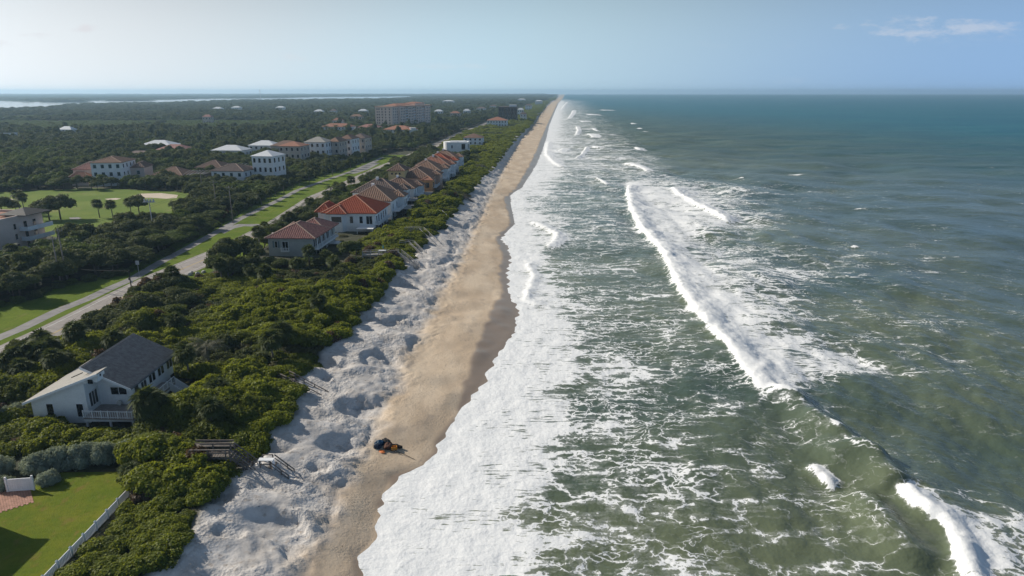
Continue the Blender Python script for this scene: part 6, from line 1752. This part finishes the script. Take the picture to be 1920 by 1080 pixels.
o = br.build('bracing', M['insul'], a_); o['kind'] = 'stuff'

# ------------------------------------------------------------------ gear left on the beach
M['blue'] = mat_plain('blue tarpaulin', (0.020, 0.070, 0.130), 0.5, 0.4, 3.5)
M['navy'] = mat_plain('navy canvas', (0.012, 0.025, 0.05), 0.8, 0.3, 3)
M['brownbag'] = mat_plain('brown canvas', (0.10, 0.045, 0.028), 0.85, 0.4, 4)
M['blackbag'] = mat_plain('black canvas', (0.012, 0.012, 0.014), 0.8, 0.3, 4)
M['crate'] = mat_plain('orange yellow plastic', (0.52, 0.22, 0.03), 0.5, 0.15, 4)
M['bucket'] = mat_plain('orange plastic', (0.62, 0.18, 0.05), 0.5, 0.15, 4)
def lump(name, mat, x, y, s, seed, label, cat, z=0.0):
    """Soft bag or bundle lying on the sand: a creased, flattened body."""
    bm = bmesh.new(); bmesh.ops.create_icosphere(bm, subdivisions=3, radius=1)
    for v in bm.verts:
        c = v.co; n = float(vnoise(np.array([c.x * 2.2 + seed]), np.array([c.y * 2.2 + c.z * 3.1]), seed)[0]); m = float(vnoise(np.array([c.x * 6 + seed]), np.array([c.y * 6 - c.z * 5]), seed + 1)[0])
        k = .78 + .42 * n + .16 * (m - .5); v.co = Vector((c.x * s[0] * k, c.y * s[1] * k, max(c.z, -.55) * s[2] * k))
    me = bpy.data.meshes.new(name); bm.to_mesh(me); bm.free(); me.materials.append(M[mat])
    gz = DZ(x, y)
    return tag(link(name, me, None, (x, y, gz + s[2] * .42 + z), (0, 0, seed * .7)), label, cat)
bx, by = un(726, 829, 1.6)
lump('tarp_bundle', 'blue', bx - 1.15, by + .1, (.5, .7, .48), 3, 'crumpled blue tarp bundle at the left of the beach gear pile', 'tarp')
lump('duffel_bag', 'navy', bx - 1.25, by - .75, (.6, .4, .45), 5, 'small navy bag against the near side of the blue tarp', 'bag')
lump('duffel_bag', 'blackbag', bx - .2, by + .55, (.8, .4, .5), 8, 'long black bag at the back of the beach gear pile', 'bag')
lump('duffel_bag', 'brownbag', bx + .1, by - .25, (.9, .6, .45), 11, 'rusty brown bag in the middle of the beach gear pile', 'bag')
lump('duffel_bag', 'blackbag', bx + 1.25, by + .05, (.9, .32, .30), 13, 'flat black bag pointing seaward from the gear pile', 'bag')
lump('beach_towel', 'bucket', bx - .55, by - 1.45, (.55, .35, .12), 17, 'orange towel lying just below the beach gear pile', 'towel')
cz = DZ(bx + 1.05, by - .6)
c_ = empty('plastic_crate', (bx + 1.05, by - .6, cz), R(20), 'orange yellow plastic crate at the seaward end of the gear pile', 'crate')
MB().box(-.42, .42, -.3, .3, 0, .05).build('floor', M['crate'], c_)
for a, b_, c, d in ((-.42, .42, -.3, -.25), (-.42, .42, .25, .3), (-.42, -.37, -.248, .248), (.37, .42, -.248, .248)): MB().box(a, b_, c, d, .052, .5).build('side', M['crate'], c_)
for (a, b_, lb) in (((.2, -1.05), (2.3, -1.75), 'shorter fishing rod lying from the gear pile towards the water'), ((1.3, -1.15), (4.3, -2.6), 'longer dark fishing rod lying toward the water from the gear pile')):
    p0 = Vector((bx + a[0], by + a[1], DZ(bx + a[0], by + a[1]) + .22)); p1 = Vector((bx + b_[0], by + b_[1], DZ(bx + b_[0], by + b_[1]) + .08))
    tag(MB().tube([(0, 0, 0), (p1 - p0) * .5 + Vector((0, 0, .05)), p1 - p0], [.05, .04, .025], 6).build('fishing_rod', M['blackbag'], None, False, p0), lb, 'fishing rod')
# boulders dumped on the verge, wrack line of dark weed
rx, ry = un(374, 514, ZL)
for i in range(5):
    lump('rubble_stone', 'concrete', rx + rng.normal() * 1.2, ry + rng.normal() * .9, (.6, .5, .5), 30 + i, 'grey stone in the small heap on the verge right of the road', 'stone')['group'] = 'stones on the verge'

# one car far down the road
M['carpaint'] = mat_plain('dark car paint', (0.03, 0.032, 0.036), 0.3, 0.05, 1.0, 0.6)
M['tyre'] = mat_plain('rubber', (0.02, 0.02, 0.02), 0.9, 0.1, 2.0)
vx, vy = un(869, 248, ZL); vx = float(ROADL(vy)) + 6.6
v_ = empty('parked_car', (vx, vy, ZL + .04), R(-4), 'dark car driving on the far stretch of the coast road', 'car'); v_.name = 'car'
MB().solid([(-.9, -2.2, 1.0), (.9, -2.2, 1.0), (.9, 2.2, .95), (-.9, 2.2, .95)], .65).build('body', M['carpaint'], v_)
MB().add([(-.85, -2.0, 1.002), (.85, -2.0, 1.002), (.85, 1.0, 1.002), (-.85, 1.0, 1.002), (-.65, -1.6, 1.6), (.65, -1.6, 1.6), (.65, .2, 1.6), (-.65, .2, 1.6)], [(0, 1, 5, 4), (1, 2, 6, 5), (2, 3, 7, 6), (3, 0, 4, 7), (4, 5, 6, 7), (3, 2, 1, 0)]).build('cabin', M['glass'], v_)
for sx_ in (-1, 1):
    for sy_ in (-1.35, 1.35): MB().tube([(sx_ * .92, sy_, .33), (sx_ * .70, sy_, .33)], .33, 10).build('wheel', M['tyre'], v_)
